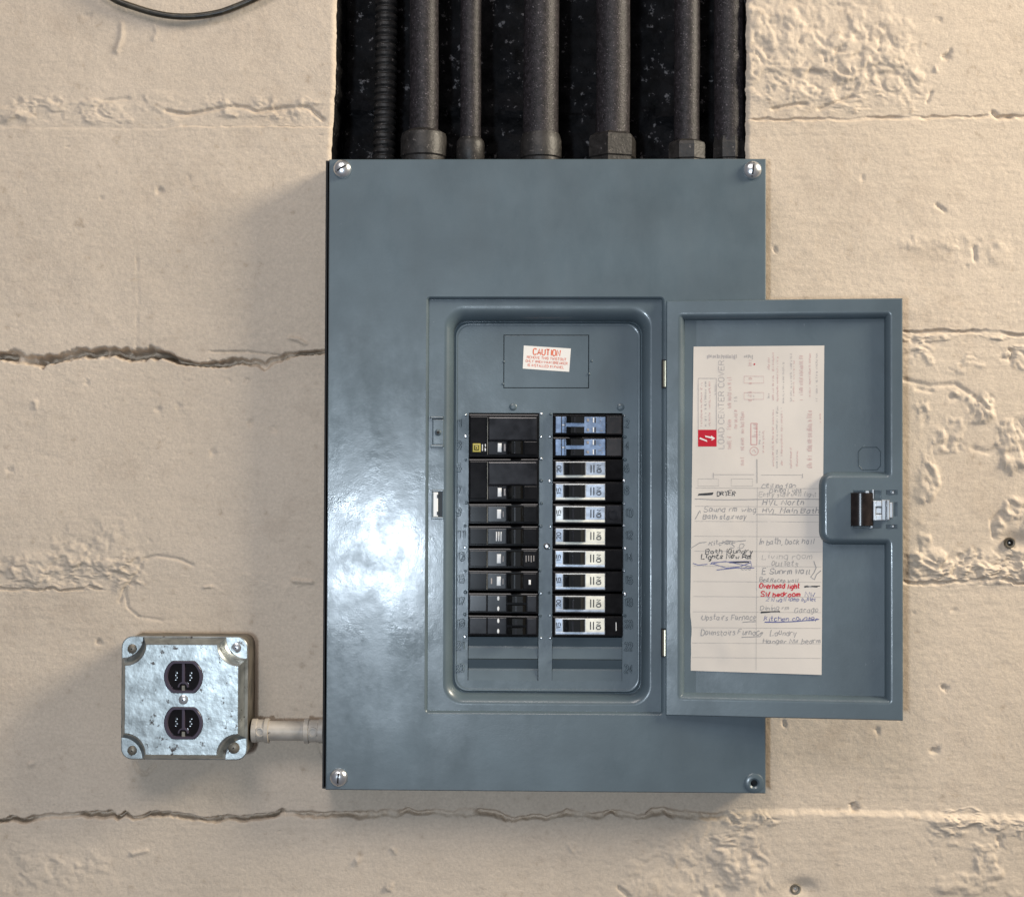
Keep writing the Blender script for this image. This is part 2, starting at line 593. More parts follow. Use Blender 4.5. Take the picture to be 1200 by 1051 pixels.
def vnoise(x, y, seed=0):
    ix, iy = np.floor(x), np.floor(y)
    fx, fy = x - ix, y - iy
    fx = fx * fx * fx * (fx * (fx * 6 - 15) + 10)
    fy = fy * fy * fy * (fy * (fy * 6 - 15) + 10)
    a, b = _hash(ix, iy, seed), _hash(ix + 1, iy, seed)
    c, d = _hash(ix, iy + 1, seed), _hash(ix + 1, iy + 1, seed)
    return (a * (1 - fx) + b * fx) * (1 - fy) + (c * (1 - fx) + d * fx) * fy


def fbm(x, y, seed=0, oct=4, gain=0.5):
    s, a, t = 0, 1.0, 0
    for o in range(oct):
        s = s + a * vnoise(x, y, seed + o * 17)
        t += a
        a *= gain
        x, y = x * 2.03 + 3.1, y * 2.03 + 1.7
    return s / t


def sst(a, b, x):
    t = np.clip((x - a) / (b - a), 0, 1)
    return t * t * (3 - 2 * t)


# ------------------------------------------------------------------ the wall
YW = 0.035            # wall face; the cover face is y = 0 and the camera looks along +y

JA = [(-900, 150), (0, 150), (190, 152), (210, 148), (385, 148), (600, 145), (875, 141), (1000, 140), (1080, 138), (1200, 137), (2100, 139)]
JB = [(-900, 420), (0, 418), (25, 420), (50, 425), (77, 417), (130, 415), (180, 414), (200, 420), (227, 427), (253, 428), (277, 422),
      (310, 428), (333, 418), (350, 414), (380, 412), (640, 405), (900, 392), (1060, 390), (1130, 388), (1200, 392), (2100, 395)]
JC = [(-900, 690), (0, 690), (60, 690), (140, 688), (250, 687), (380, 690), (640, 688), (1060, 682), (1100, 684), (1150, 678), (1200, 683), (2100, 684)]
JD = [(-900, 958), (4, 961), (35, 960), (55, 955), (131, 954), (137, 959), (147, 952), (156, 958), (176, 953), (199, 953), (238, 960),
      (301, 957), (332, 952), (399, 955), (458, 952), (523, 951), (579, 952), (592, 959), (640, 958), (662, 951), (700, 957),
      (718, 951), (748, 958), (770, 951), (796, 954), (835, 957), (870, 950), (950, 949), (1000, 950), (1060, 951), (1120, 954), (1200, 956), (2100, 955)]


def curve(pts, x, jag=1.2, seed=5):
    b = np.interp(x, [p[0] for p in pts], [p[1] for p in pts])
    return b + (fbm(x / 7.0, x * 0 + seed, seed, 3) - .5) * 2 * jag


JOINTS = [lambda x: x * 0 - 600, lambda x: curve([(-900, -128), (2100, -124)], x, 1.5, 3), lambda x: curve(JA, x, 1.2, 5),
          lambda x: curve(JB, x, 2.2, 7), lambda x: curve(JC, x, 2.5, 9), lambda x: curve(JD, x, 1.5, 11),
          lambda x: curve([(-900, 1225), (2100, 1222)], x, 1.5, 13), lambda x: x * 0 + 1700]


def seg_dist(px, py, pl):
    best = np.full(px.shape, 1e9)
    for (x0, y0), (x1, y1) in zip(pl[:-1], pl[1:]):
        dx, dy = x1 - x0, y1 - y0
        t = np.clip(((px - x0) * dx + (py - y0) * dy) / (dx * dx + dy * dy + 1e-9), 0, 1)
        best = np.minimum(best, np.hypot(px - x0 - t * dx, py - y0 - t * dy))
    return best


def blob(px, py, x0, x1, y0, y1, s=25):
    return sst(x0 - s, x0 + s, px) * (1 - sst(x1 - s, x1 + s, px)) * sst(y0 - s, y0 + s, py) * (1 - sst(y1 - s, y1 + s, py))


prng = np.random.RandomState(11)
PITS = []
for _ in range(110):
    PITS.append((prng.uniform(-10, 1210), prng.uniform(-10, 1060), prng.uniform(1.1, 2.4), prng.choice([1.0, 1.0, -0.7]) * prng.uniform(.4, 1.3)))
PITS += [(288, 448, 4, 1.6), (268, 446, 3, 1.2), (186, 479, 4, 1.4), (102, 448, 4, 1.2), (208, 477, 5, 1.5), (42, 475, 4, -1.5), (12, 552, 4, 2.2), (248, 531, 5, 1.8),
         (295, 495, 4, 2), (320, 502, 5, 1.8), (116, 753, 3, 4), (37, 895, 4, -2), (187, 222, 4, 2.5), (80, 172, 3, 1.5), (102, 18, 4, 2), (1110, 65, 5, 4), (1097, 80, 3, -2),
         (1108, 807, 5, 3), (1096, 879, 5, 3), (1026, 855, 4, 2), (918, 848, 3, 3), (1107, 808, 4, 2), (1170, 985, 7, 2.5), (908, 292, 3, 2), (1010, 210, 4, 1), (345, 834, 5, 1.2),
         (277, 885, 5, -1), (420, 1009, 4, -2.6), (457, 1038, 4, -2.6), (462, 996, 3, -2), (672, 992, 6, -1.2), (680, 956, 5, -2), (705, 956, 4, -1.6), (1000, 945, 5, 3.5),
         (1040, 374, 6, 1.2), (1185, 417, 7, 3.5), (1070, 397, 5, 1.5), (1085, 400, 4, 1.5), (1100, 24, 4, 2)]
PLACK = [  # (polyline, half width px, depth mm)
    ([(160, 300), (162, 350), (160, 380), (159, 414)], 0.9, 0.8),
    ([(247, 412), (290, 412), (333, 417)], 1.2, 2.2),
    ([(140, 705), (146, 690), (163, 670), (168, 655), (185, 651), (210, 655), (226, 662)], 1.6, 1.8),
    ([(146, 690), (150, 712), (162, 722)], 1.2, 1.5), ([(162, 722), (190, 727)], 1.2, 1.2),
    ([(105, 640), (98, 650), (90, 656)], 1.5, 1.3), ([(158, 893), (163, 903), (170, 908), (182, 896)], 1.5, 3.0),
    ([(115, 125), (122, 118), (150, 115)], 2.0, 1.8), ([(195, 130), (220, 134), (240, 130), (270, 124), (290, 126), (300, 131), (330, 126), (360, 125), (378, 140)], 2.2, 3.0),
    ([(905, 128), (935, 122), (945, 122)], 2.0, 2.4), ([(960, 128), (985, 118), (1000, 113)], 2.0, 2.6), ([(1030, 60), (1032, 44)], 2.0, 1.6),
    ([(1087, 120), (1092, 108)], 1.6, 2.2), ([(1165, 630), (1162, 610), (1172, 600)], 1.6, 2.6), ([(1164, 132), (1170, 138), (1185, 137)], 2.5, 3),
    ([(1097, 240), (1107, 247)], 1.4, 3.0), ([(1142, 290), (1143, 305)], 2.0, 2.5), ([(725, 1040), (738, 1051)], 2.0, 3),
    ([(48, 533), (72, 537)], 1.0, 0.8), ([(100, 265), (80, 275), (65, 288)], 0.9, 0.8), ([(372, 868), (380, 890)], 1.5, 1.5),
    ([(1060, 445), (1090, 452), (1120, 450), (1150, 470)], 2.2, 1.8), ([(1075, 455), (1092, 458)], 2, 2), ([(1140, 525), (1160, 530), (1175, 520)], 2.0, 2),
]
RIDGE = [([(137, 60), (142, 45), (143, 28)], 2.6, 1.8), ([(181, 28), (184, 38), (180, 46)], 1.8, 1.2), ([(8, 142), (20, 134), (32, 138)], 4, 1.8),
         ([(340, 396), (350, 398), (357, 403)], 2.2, 2.4), ([(240, 688), (248, 687)], 2, 1.5), ([(345, 680), (365, 682)], 2.5, 2), ([(155, 1000), (172, 996)], 2.2, 1.6)]


def height(px, py):
    """relief of the wall in mm towards the room"""
    jA, jB, jC, jD = [f(px) for f in JOINTS[2:6]]
    h = (fbm(px / 170, py / 170, 1, 3) - .5) * 2.6
    h += (fbm(px / 34, py / 26, 21, 4) - .5) * 0.55
    h += (fbm(px / 50, py / 5.0, 31, 3) - .5) * 0.28
    h += (fbm(px / 7, py / 6, 41, 3, .65) - .5) * 0.42
    right = sst(560, 700, px)
    left = 1 - right
    # courses stand slightly proud of or behind each other
    h += -1.2 * (1 - sst(-2, 2, py - jA)) * (0.4 + 0.6 * sst(180, 220, px))
    h += 0.9 * sst(-2.5, 2.5, py - jB) * left - 0.8 * sst(-4, 4, py - jB) * right
    h += 1.2 * sst(-5, 5, py - jC) * right
    h += 2.8 * sst(-3, 6, py - jD) * sst(820, 880, px)
    # rough patches
    wx = px + (fbm(px / 22, py / 22, 61, 2) - .5) * 26
    wy = py + (fbm(px / 22, py / 22, 71, 2) - .5) * 26
    rg = 1 - np.abs(fbm(wx / 17, wy / 13, 81, 3) * 2 - 1) * 2.2
    rb = fbm(wx / 8, wy / 7, 91, 3) - .5
    fk = fbm(wx / 42, wy / 24, 83, 5, .6)
    fk2 = fbm(wx / 19, wy / 12, 87, 4, .6)
    R = 1.3 * sst(.465, .53, fk) + 0.8 * sst(.52, .57, fk2) - 0.9 * sst(.60, .64, fbm(wx / 15, wy / 11, 89, 4, .6)) + rg * 0.18 + rb * 1.5
    mask = (0.9 * blob(px, py, -900, 380, 112, 146, 10) * (0.5 + 0.5 * sst(.42, .6, fbm(px / 40, py / 40, 101, 2)))
            + 0.95 * blob(px, py, 860, 1070, -300, 122, 30) * (1 - 0.75 * sst(-30, 60, (px - 860) * .55 - 70 + (60 - py)))
            + 0.4 * blob(px, py, 875, 1000, -300, 100, 40)
            + 0.9 * blob(px, py, 990, 1080, 15, 118, 32)
            + 0.7 * blob(px, py, 1055, 2100, 388, 432, 12) * sst(.4, .6, fbm(px / 30, py / 14, 103, 2))
            + 1.7 * blob(px, py, 1080, 2100, 440, 640, 18) * sst(.46, .58, fbm(px / 36, py / 30, 105, 2))
            + 2.1 * blob(px, py, 1068, 2100, 646, 682, 9)
            + 1.25 * blob(px, py, -900, 165, 652, 690, 12) + 0.7 * blob(px, py, 60, 160, 610, 660, 14)
            + 0.35 * blob(px, py, 200, 370, 668, 692, 8)
            + 1.3 * blob(px, py, 810, 895, 965, 1070, 32) + 0.5 * blob(px, py, 730, 800, 980, 1060, 16)
            + 0.9 * blob(px, py, 1090, 2100, 958, 1050, 16) * sst(.42, .6, fbm(px / 34, py / 22, 107, 2))
            + 1.3 * blob(px, py, 850, 2100, 948, 966, 6) * sst(.3, .6, fbm(px / 40, py / 30, 109, 2))
            + 0.55 * blob(px, py, -900, 130, 985, 1045, 18)
            + 0.5 * blob(px, py, 1055, 1180, 275, 312, 9) + 0.07)
    edge = sst(.36, .60, fbm(px / 28, py / 20, 111, 4, .6) + .35 * (np.clip(mask, 0, 1) - .5))
    h += 0.85 * (mask * (.12 + .88 * edge) + .0) * R
    # open joints
    def joint(j, x0, x1, wid, dep, seed):
        nz = sst(.25, .6, fbm(px / 26, px * 0, seed, 3))
        e = sst(x0 - 8, x0 + 8, px) * (1 - sst(x1 - 8, x1 + 8, px))
        wv = wid * (0.55 + 0.9 * fbm(px / 14, px * 0 + 2, seed + 1, 3))
        off = (fbm(px / 15, py / 15, seed + 2, 5, .6) - .5) * 2.6 * wid
        return dep * (0.25 + 0.75 * nz) * e * np.exp(-np.abs((py - j + off) / wv) ** 3.2)
    d = joint(jB, -900, 200, 4.6, 24, 201) + joint(jB, 185, 385, 3.0, 18.0, 203)
    d += joint(jD, -900, 330, 2.5, 13, 205) + joint(jD, 320, 845, 3.2, 7.5, 207)
    d += joint(jA, 200, 390, 0.9, 0.9, 209) + joint(jA, 880, 2100, 1.8, 2.2, 211)
    d += joint(jB, 1060, 2100, 2.0, 2.0, 213) + joint(jC, 1060, 2100, 2.0, 2.6, 215)
    d += joint(jC, -900, 120, 1.6, 2.4, 217)
    jj = (fbm(px / 5, py / 5, 301, 2) - .5) * 2.5
    for pl, w, dep in PLACK:
        x0, x1 = min(p[0] for p in pl) - 15, max(p[0] for p in pl) + 15
        y0, y1 = min(p[1] for p in pl) - 15, max(p[1] for p in pl) + 15
        k = np.nonzero((px > x0) & (px < x1) & (py > y0) & (py < y1))
        d[k] += dep * np.exp(-((seg_dist(px[k], py[k], pl) + np.abs(jj[k]) * .6) / w) ** 2)
    h = h - d
    for pl, w, dep in RIDGE:
        x0, x1 = min(p[0] for p in pl) - 15, max(p[0] for p in pl) + 15
        y0, y1 = min(p[1] for p in pl) - 15, max(p[1] for p in pl) + 15
        k = np.nonzero((px > x0) & (px < x1) & (py > y0) & (py < y1))
        h[k] += dep * np.exp(-((seg_dist(px[k], py[k], pl) + jj[k] * .5) / w) ** 2)
    jp = (fbm(px / 5, py / 5, 311, 3) - .5) * 2.2
    jq = (fbm(px / 5, py / 5, 317, 3) - .5) * 2.2
    for x, y, r, dep in PITS:
        k = np.nonzero((np.abs(px - x) < 4 * r) & (np.abs(py - y) < 4 * r))
        an = (x * 7.3 + y * 3.1) % 3.14
        ux, uy = px[k] - x + jp[k] * r, py[k] - y + jq[k] * r
        q = ((ux * math.cos(an) + uy * math.sin(an)) ** 2 + ((uy * math.cos(an) - ux * math.sin(an)) * 1.6) ** 2) / (r * r)
        h[k] -= dep * np.exp(-q ** 1.5)
    # the wall anchors sit in gouges
    for ax, ay in ((1183, 636), (932, 1041)):
        q = ((px - ax - 6) / 16) ** 2 + ((py - ay + 2) / 9) ** 2
        h -= 4.0 * np.exp(-q)
    return h


def edge_l(py):
    return np.interp(py, [-600, 0, 100, 130, 150, 187, 900], [394, 394, 392.5, 391, 389, 388, 388]) + (fbm(py / 6, py * 0, 401, 3) - .5) * 2.0


def edge_r(py):
    return np.interp(py, [-600, 0, 140, 187, 900], [875, 875, 874, 873.5, 886]) + (fbm(py / 5, py * 0, 403, 3) - .5) * 3.0


cols = np.concatenate([np.arange(-900, -22, 22), np.arange(-22, 1222, 1.9), np.arange(1222, 2101, 22)])
IL, IR = int(np.argmin(abs(cols - 392))), int(np.argmin(abs(cols - 875)))

wall = bpy.data.objects.new('wall', None)
COL.objects.link(wall)
wall['kind'] = 'structure'
wall['label'] = 'cream painted board-formed concrete wall with ragged cracked joints'

for k in range(7):
    coarse = k in (0, 6)
    n = 14 if coarse else 165
    t = np.linspace(0, 1, n + 1)
    v = t if coarse else t - 0.6 * np.sin(2 * np.pi * t) / (2 * np.pi)
    cx = cols[None, :] + 0 * v[:, None]
    top, bot = JOINTS[k](cx), JOINTS[k + 1](cx)
    py = top + (bot - top) * v[:, None]
    hat = lambda c: np.clip(1 - np.abs(cx - c) / 30, 0, 1)
    px = cx + (edge_l(py) - cols[IL]) * hat(cols[IL]) + (edge_r(py) - cols[IR]) * hat(cols[IR])
    h = height(px, py)
    # the arris of the chase is chipped and rounded
    ed = np.minimum(np.abs(px - edge_l(py)), np.abs(px - edge_r(py)))
    h = h - 2.2 * np.exp(-(ed / 2.2) ** 2) * (py < 200)
    wxx, wzz = P(px, py, YW)
    co = np.stack([wxx, YW - h * 0.001, wzz], -1).reshape(-1, 3)
    nc = len(cols)
    r, c = np.meshgrid(np.arange(n), np.arange(nc - 1), indexing='ij')
    a = r * nc + c
    keep = ~((c >= IL) & (c < IR) & (py[:-1, :-1] < 895))
    a = a[keep]
    f = np.stack([a, a + nc, a + nc + 1, a + 1], -1)
    me = bpy.data.meshes.new('concrete_course')
    me.vertices.add(len(co))
    me.vertices.foreach_set('co', co.ravel())
    me.loops.add(f.size)
    me.loops.foreach_set('vertex_index', f.ravel().astype(np.int32))
    me.polygons.add(len(f))
    me.polygons.foreach_set('loop_start', np.arange(0, f.size, 4, dtype=np.int32))
    me.polygons.foreach_set('use_smooth', np.ones(len(f), bool))
    me.materials.append(M_WALL)
    me.update(calc_edges=True)
    me.validate()
    o = bpy.data.objects.new('concrete_course', me)
    COL.objects.link(o)
    o.parent = wall

# the chase cut into the wall for the conduits: back and both cheeks
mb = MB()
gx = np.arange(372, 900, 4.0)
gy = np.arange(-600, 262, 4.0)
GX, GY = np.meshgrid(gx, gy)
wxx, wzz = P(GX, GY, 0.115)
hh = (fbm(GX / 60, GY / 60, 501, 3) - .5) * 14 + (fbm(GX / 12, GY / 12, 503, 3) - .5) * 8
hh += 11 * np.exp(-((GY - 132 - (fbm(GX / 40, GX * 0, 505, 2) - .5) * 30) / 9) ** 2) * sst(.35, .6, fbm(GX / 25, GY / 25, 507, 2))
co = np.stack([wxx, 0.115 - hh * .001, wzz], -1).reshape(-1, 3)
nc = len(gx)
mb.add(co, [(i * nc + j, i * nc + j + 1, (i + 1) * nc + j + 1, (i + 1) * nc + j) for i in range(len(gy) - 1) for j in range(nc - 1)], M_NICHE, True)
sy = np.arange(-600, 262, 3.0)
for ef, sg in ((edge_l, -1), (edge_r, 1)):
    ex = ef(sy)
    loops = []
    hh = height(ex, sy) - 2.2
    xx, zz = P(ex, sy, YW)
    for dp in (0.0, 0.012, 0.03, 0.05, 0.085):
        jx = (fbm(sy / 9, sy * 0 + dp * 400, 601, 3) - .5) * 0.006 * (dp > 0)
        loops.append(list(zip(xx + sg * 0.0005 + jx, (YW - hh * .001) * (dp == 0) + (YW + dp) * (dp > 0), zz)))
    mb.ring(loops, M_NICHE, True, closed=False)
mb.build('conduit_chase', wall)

# ------------------------------------------------------------------ electrical panel
YR, YF = 0.0042, 0.0165            # door rebate and dead-front floor behind the cover face
cxl, cxr = 0.02935 - 0.1875, 0.02935 + 0.1875
czt, czb = -0.02263 + 0.2703, -0.02263 - 0.2703

panel = thing('electrical_panel', 'open blue-grey steel breaker panel mounted on the cream concrete wall', 'breaker panel',
              ((cxl + cxr) / 2, YW, czb))
PO = Vector(panel.location)


def part(mb, name, parent=panel, off=None, angle=35):
    """build in world coordinates, then hang below the panel"""
    o = mb.build(name, parent, angle)
    o.location = -PO if off is None else off
    return o


# tub
mb = MB()
bx0, bx1 = X(380.0, 0.004), cxr - 0.004
bz0, bz1 = czb + 0.0006, czt - 0.0006
yb0, yb1, tk = 0.0025, 0.108, 0.0016
zs = czt + 0.0008
for (a, b, c, d) in ((bx0, bx0 + tk, bz0, bz1), (bx1 - tk, bx1, bz0, bz1), (bx0 + tk, bx1 - tk, bz0, bz0 + tk), (bx0 + tk, bx1 - tk, bz1 - tk, bz1)):
    mb.box(a, b, yb0, yb1, c, d, M_TUB)
mb.box(bx0 + tk, bx1 - tk, yb1 - tk, yb1, bz0 + tk, bz1 - tk, M_TUB)
part(mb, 'back_box')

# cover with door rebate
mb = MB()
ox0, ox1, oz0, oz1 = X(498.5), X(778.5), Z(837), Z(347.5)
op = rpoly(rect(ox0, ox1, oz0, oz1), 0.0035, 0, 4)
op1 = rpoly(rect(ox0, ox1, oz0, oz1), 0.0035, 0.0008, 4)
op2 = rpoly(rect(ox0, ox1, oz0, oz1), 0.0035, 0.0016, 4)
op3 = rpoly(rect(ox0, ox1, oz0, oz1), 0.0035, 0.0022, 4)
outer = rect(cxl + .0008, cxr - .0008, czb + .0008, czt - .0008)
hole_c = (X(884), Z(915.5))
hole = [(hole_c[0] + 0.0030 * math.cos(t * math.pi / 8), hole_c[1] + 0.0030 * math.sin(t * math.pi / 8)) for t in range(16)]
mb.fill(outer, [op, hole], 0.0, M_PANEL)
mb.ring([at(outer, 0), at(rect(cxl, cxr, czb, czt), 0.0008), at(rect(cxl, cxr, czb, czt), 0.0022)], M_PANEL, False)
mb.ring([at(op, 0), at(op1, 0.0003), at(op2, 0.0014), at(op3, 0.0030), at(op3, YR)], M_PANEL, True)
# dimple round the empty screw hole
mb.disc_stack(*hole_c, [(0.0085, -0.0002), (0.0072, -0.0010), (0.0045, -0.0012), (0.0030, -0.0002), (0.0026, 0.012)], M_PANEL, 24, cap=False)
mb.disc_stack(*hole_c, [(0.0027, 0.006), (0.0001, 0.006)], M_TUB, 12)
part(mb, 'cover')

# dead front: rim, pressed tray, floor
mb = MB()
tr = rect(X(519.5), X(764), Z(827), Z(357.5))
fl = rect(X(531.5, YF), X(752, YF), Z(812, YF), Z(377, YF))
slot_r = rect(X(506), X(519), Z(606.5), Z(577))
NT = 12
prof = []
for k in range(NT + 1):
    t = k / NT
    s = 1.10 * (1 - math.sqrt(max(0.0, 1 - t * t)))
    cor = [(a[0] + (b[0] - a[0]) * t, a[1] + (b[1] - a[1]) * t) for a, b in zip(tr, fl)]
    prof.append(at(rpoly(cor, 0.017 - 0.006 * t, 0, 8), YR + (YF - YR) * s))
rim_out = op3
hole_s = [slot_r]
mb.fill(rim_out, [[(p[0], p[2]) for p in prof[0]], [slot_r[0], slot_r[1], slot_r[2], slot_r[3]]] if False else [[(p[0], p[2]) for p in prof[0]]], YR, M_PANEL)
# rolled wall, then a narrow gutter and a bead where the floor starts
fin = lambda d: [(a[0] + d * sx_, a[1] + d * sz_) for a, (sx_, sz_) in zip(fl, ((1, 1), (-1, 1), (-1, -1), (1, -1)))]
prof2 = [at(rpoly(fin(d), .011, 0, 8), YF + y_) for d, y_ in ((0.0, .0012), (.0008, .0010), (.0018, -.0004), (.0026, -.0005), (.0036, 0.0))]
mb.ring(prof, M_PANEL, True)
mb.ring(prof2, M_PANEL, True)
# openings for the breakers and the main twist-out
LX0, LX1, RX0, RX1 = X(549, YF), X(631.5, YF), X(647.5, YF), X(729.5, YF)
ZT, ZB = Z(484, YF), Z(797.5, YF)
TW = rect(X(589.5, YF), X(690, YF), Z(455, YF), Z(392.5, YF))
mb.fill([(p[0], p[2]) for p in prof2[-1]], [rect(LX0, LX1, ZB, ZT), rect(RX0, RX1, ZB, ZT), TW], YF, M_PANEL)
for q in (rect(LX0, LX1, ZB, ZT), rect(RX0, RX1, ZB, ZT), TW):
    mb.ring([at(q, YF), at(q, YF + 0.0016)], M_PANEL, False)
PITCHZ = (Z(485, YF) - Z(746, YF)) / 10
ROWZ = [Z(485, YF) - PITCHZ * i for i in range(13)]


def bumpd(mb, x, z, r, hgt, y, material=M_PANEL):
    mb.disc_stack(x, z, [(r, y + .0001), (r * .8, y - hgt * .6), (r * .35, y - hgt)], material, 10)


# sheared tab stubs beside the openings
for i in range(0, 11):
    for xx in (LX0 - 0.0022, LX1 + 0.0018, RX0 - 0.0022, RX1 + 0.0018):
        if random.random() < .86:
            bumpd(mb, xx + random.uniform(-.0006, .0006), ROWZ[i] - random.uniform(0.0, .0015), random.uniform(.0011, .0019), random.uniform(.0008, .0016), YF, M_STEEL if random.random() < .6 else M_PANEL)
bumpd(mb, X(641, YF), Z(640, YF), .0032, .0018, YF, M_STEEL)
bumpd(mb, X(601, YF), Z(477, YF), .0036, .0008, YF)
bumpd(mb, X(727, YF), Z(477, YF), .0036, .0008, YF)
for px_, py_ in ((590, 424), (693, 423), (589, 450), (690, 438)):
    bumpd(mb, X(px_, YF), Z(py_, YF), .0012, .0008, YF)
part(mb, 'dead_front')

# embossed circuit numbers
for i in range(12):
    for side in (0, 1):
        num = str(2 * i + 1 + side)
        mb = MB()
        zc = Z(496 + 26.1 * i, YF)
        x0 = X(536, YF) if side == 0 else X(732.5, YF)
        w = 0.0062 if len(num) == 2 else 0.0028
        for pl in strokes(num, 0, 0, w, 0.0062):
            ridge(mb, pl, 0.0019, 0.0011, lambda a, b, c: (x0 + a, YF - c, zc - 0.003 - b), M_PANEL)
        part(mb, 'circuit_number')

# strike plate and catch in the left rim
mb = MB()
for (a, b, c, d) in ((505.5, 507.5, 577, 607), (518, 520, 577, 607), (505.5, 520, 574, 577), (505.5, 520, 606, 609)):
    mb.box(X(a), X(b), YR - .0014, YR, Z(d), Z(c), M_PANEL, .0007)
mb.box(X(507.5), X(513), YR - .0010, YR, Z(606), Z(577), M_WHITE, .0004)
mb.box(X(513), X(518), YR - .0003, YR, Z(606), Z(577), M_HANDLE)
mb.box(X(512), X(514.5), YR - .0012, YR, Z(584), Z(580), M_HANDLE)
mb.box(X(512), X(514.5), YR - .0012, YR, Z(604), Z(600), M_HANDLE)
part(mb, 'latch_strike')
mb = MB()
mb.box(X(506), X(520), YR - .0012, YR, Z(522), Z(491), M_PANEL, .0010)
mb.box(X(503.5), X(519), YR - .0022, YR, Z(491), Z(488), M_PANEL, .0008)
mb.box(X(504), X(519.5), YR - .0022, YR, Z(525), Z(521.5), M_PANEL, .0008)
bumpd(mb, X(513), Z(507), .0030, .0016, YR - .0012)
mb.disc_stack(X(513), Z(507), [(.0014, YR - .0029), (.0001, YR - .00292)], M_TUB, 10)
part(mb, 'catch_plate')

# main twist-out with the caution sticker
mb = MB()
g = 0.0005
mb.box(TW[0][0] + g, TW[1][0] - g, YF + .0004, YF + .002, TW[0][1] + g, TW[2][1] - g, M_PANEL, .0003)
tw = part(mb, 'main_twistout')
mb = MB()
ys = YF + .0004


def quad_map(c, y, dy):
    """bilinear px-box (0..w, 0..h) on a sheet given by four photo corners tl tr br bl"""
    w3 = [np.array([X(p[0], y, p[1]), Z(p[1], y, p[0])]) for p in c]

    def f(u, v):
        a = w3[0] * (1 - u) + w3[1] * u
        b = w3[3] * (1 - u) + w3[2] * u
        q = a * (1 - v) + b * v
        return (q[0], y - dy, q[1])
    return f


fm = quad_map([(613.8, 405), (669, 408.5), (667, 435.8), (612.6, 432)], ys, 0.0002)
ft = quad_map([(613.8, 405), (669, 408.5), (667, 435.8), (612.6, 432)], ys, 0.0003)
mb.add([fm(0, 0), fm(1, 0), fm(1, 1), fm(0, 1)], [(0, 1, 2, 3)], M_STICKER)
to = lambda a, b: ft(a / 55.0, b / 27.5)
for pl in strokes('CAUTION', 11.5, 9.8, 31.5, 7.0):
    ribbon(mb, pl, 1.35, to, M_ORANGE)
for txt, x, y, w in (('REMOVE THIS TWISTOUT', 4.5, 14.8, 46), ('ONLY WHEN MAIN BREAKER', 3.2, 19.4, 49), ('IS INSTALLED IN PANEL', 5.5, 24.2, 43)):
    for pl in strokes(txt, x, y, w, 2.9):
        ribbon(mb, pl, 0.5, to, M_ORANGE)
o = part(mb, 'caution_sticker', tw, (0, 0, 0))
o['label'] = 'small white CAUTION sticker with orange-red lettering'

# cover screws
for px_, py_, ang in ((399, 198, .55), (881.5, 200, 1.45), (399, 912.5, 1.5)):
    mb = MB()
    x, z = X(px_), Z(py_)
    mb.disc_stack(x, z, [(.0079, 0.0), (.0078, -.0012), (.0068, -.0032), (.0047, -.0046), (.0022, -.0053), (.0003, -.0055)], M_STEEL, 24)
    dx, dz = math.cos(ang), math.sin(ang)
    w = .0007
    a = [(x + dx * s * .0062 - dz * t * w, -.0052 + (abs(s) ** 2) * .0022, z + dz * s * .0062 + dx * t * w) for t in (-1, 1) for s in np.linspace(-1, 1, 9)]
    a = [(p[0], p[1] - .0006, p[2]) for p in a]
    mb.add(a, [(i, i + 1, 9 + i + 1, 9 + i) for i in range(8)], M_TUB)
    part(mb, 'cover_screw', angle=50)

# hinge pins
for y0, y1 in ((423, 453), (737, 767)):
    mb = MB()
    xh = X(779.5)
    mb.tube([(xh, -.0012, Z(y1)), (xh, -.0012, Z(y0))], .0021, M_BRASS, 12)
    mb.box(xh - .0032, xh + .0032, -.0004, .0025, Z(y1) - .0012, Z(y0) + .0012, M_TUB)
    part(mb, 'hinge_pin')


# ------------------------------------------------------------------ breakers
U = X(601, YF) - X(600, YF)      # one photo pixel on the dead front
BD = -.0045                      # breaker face in front of the floor


def breaker(cx, cz, pieces, name='circuit_breaker', rows=1, label=None):
    """pieces: dict name -> MB in local coordinates (origin on the dead-front floor)"""
    body = pieces[0][1].build(name, panel)
    body.location = Vector((cx, YF, cz)) - PO
    if label:
        body['label'] = label
    body.rotation_euler = (random.uniform(-.012, .012), random.uniform(-.006, .006), random.uniform(-.014, .014))
    for nm, b in pieces[1:]:
        o = b.build(nm, body)
    return body


def body_base(h, x0=-41, x1=41):
    b = MB()
    b.box(x0 * U, x1 * U, BD, .02, -h * U, h * U, M_BLACK, .0012)
    return b


def toggle(x0, x1, z0, z1, hgt=.006, lean=.5):
    b = MB()
    a0, a1, c0, c1 = x0 * U, x1 * U, z0 * U, z1 * U
    y = BD
    w = a1 - a0
    vs = [(a0, y, c0), (a1, y, c0), (a1, y, c1), (a0, y, c1)]
    t0, t1 = a0 + w * lean * .55, a1 - w * (1 - lean) * .35
    vs += [(t0, y - hgt, c0 + .0004), (t1, y - hgt * .86, c0 + .0004), (t1, y - hgt * .86, c1 - .0004), (t0, y - hgt, c1 - .0004)]
    b.add(vs, [(4, 5, 6, 7), (0, 1, 5, 4), (1, 2, 6, 5), (2, 3, 7, 6), (3, 0, 4, 7), (3, 2, 1, 0)], M_HANDLE)
    b.box(t0 + w * .16, t0 + w * .24, y - hgt - .0003, y - hgt + .001, c0 + .0006, c1 - .0006, M_SMOKE)
    return b


def flat(b, x0, x1, z0, z1, material, lift=.0003):
    b.box(x0 * U, x1 * U, BD - lift, BD, z0 * U, z1 * U, material, lift * .5)


lcx, rcx = (LX0 + LX1) / 2, (RX0 + RX1) / 2
rowc = lambda i, n=1: (ROWZ[i] + ROWZ[i + n]) / 2
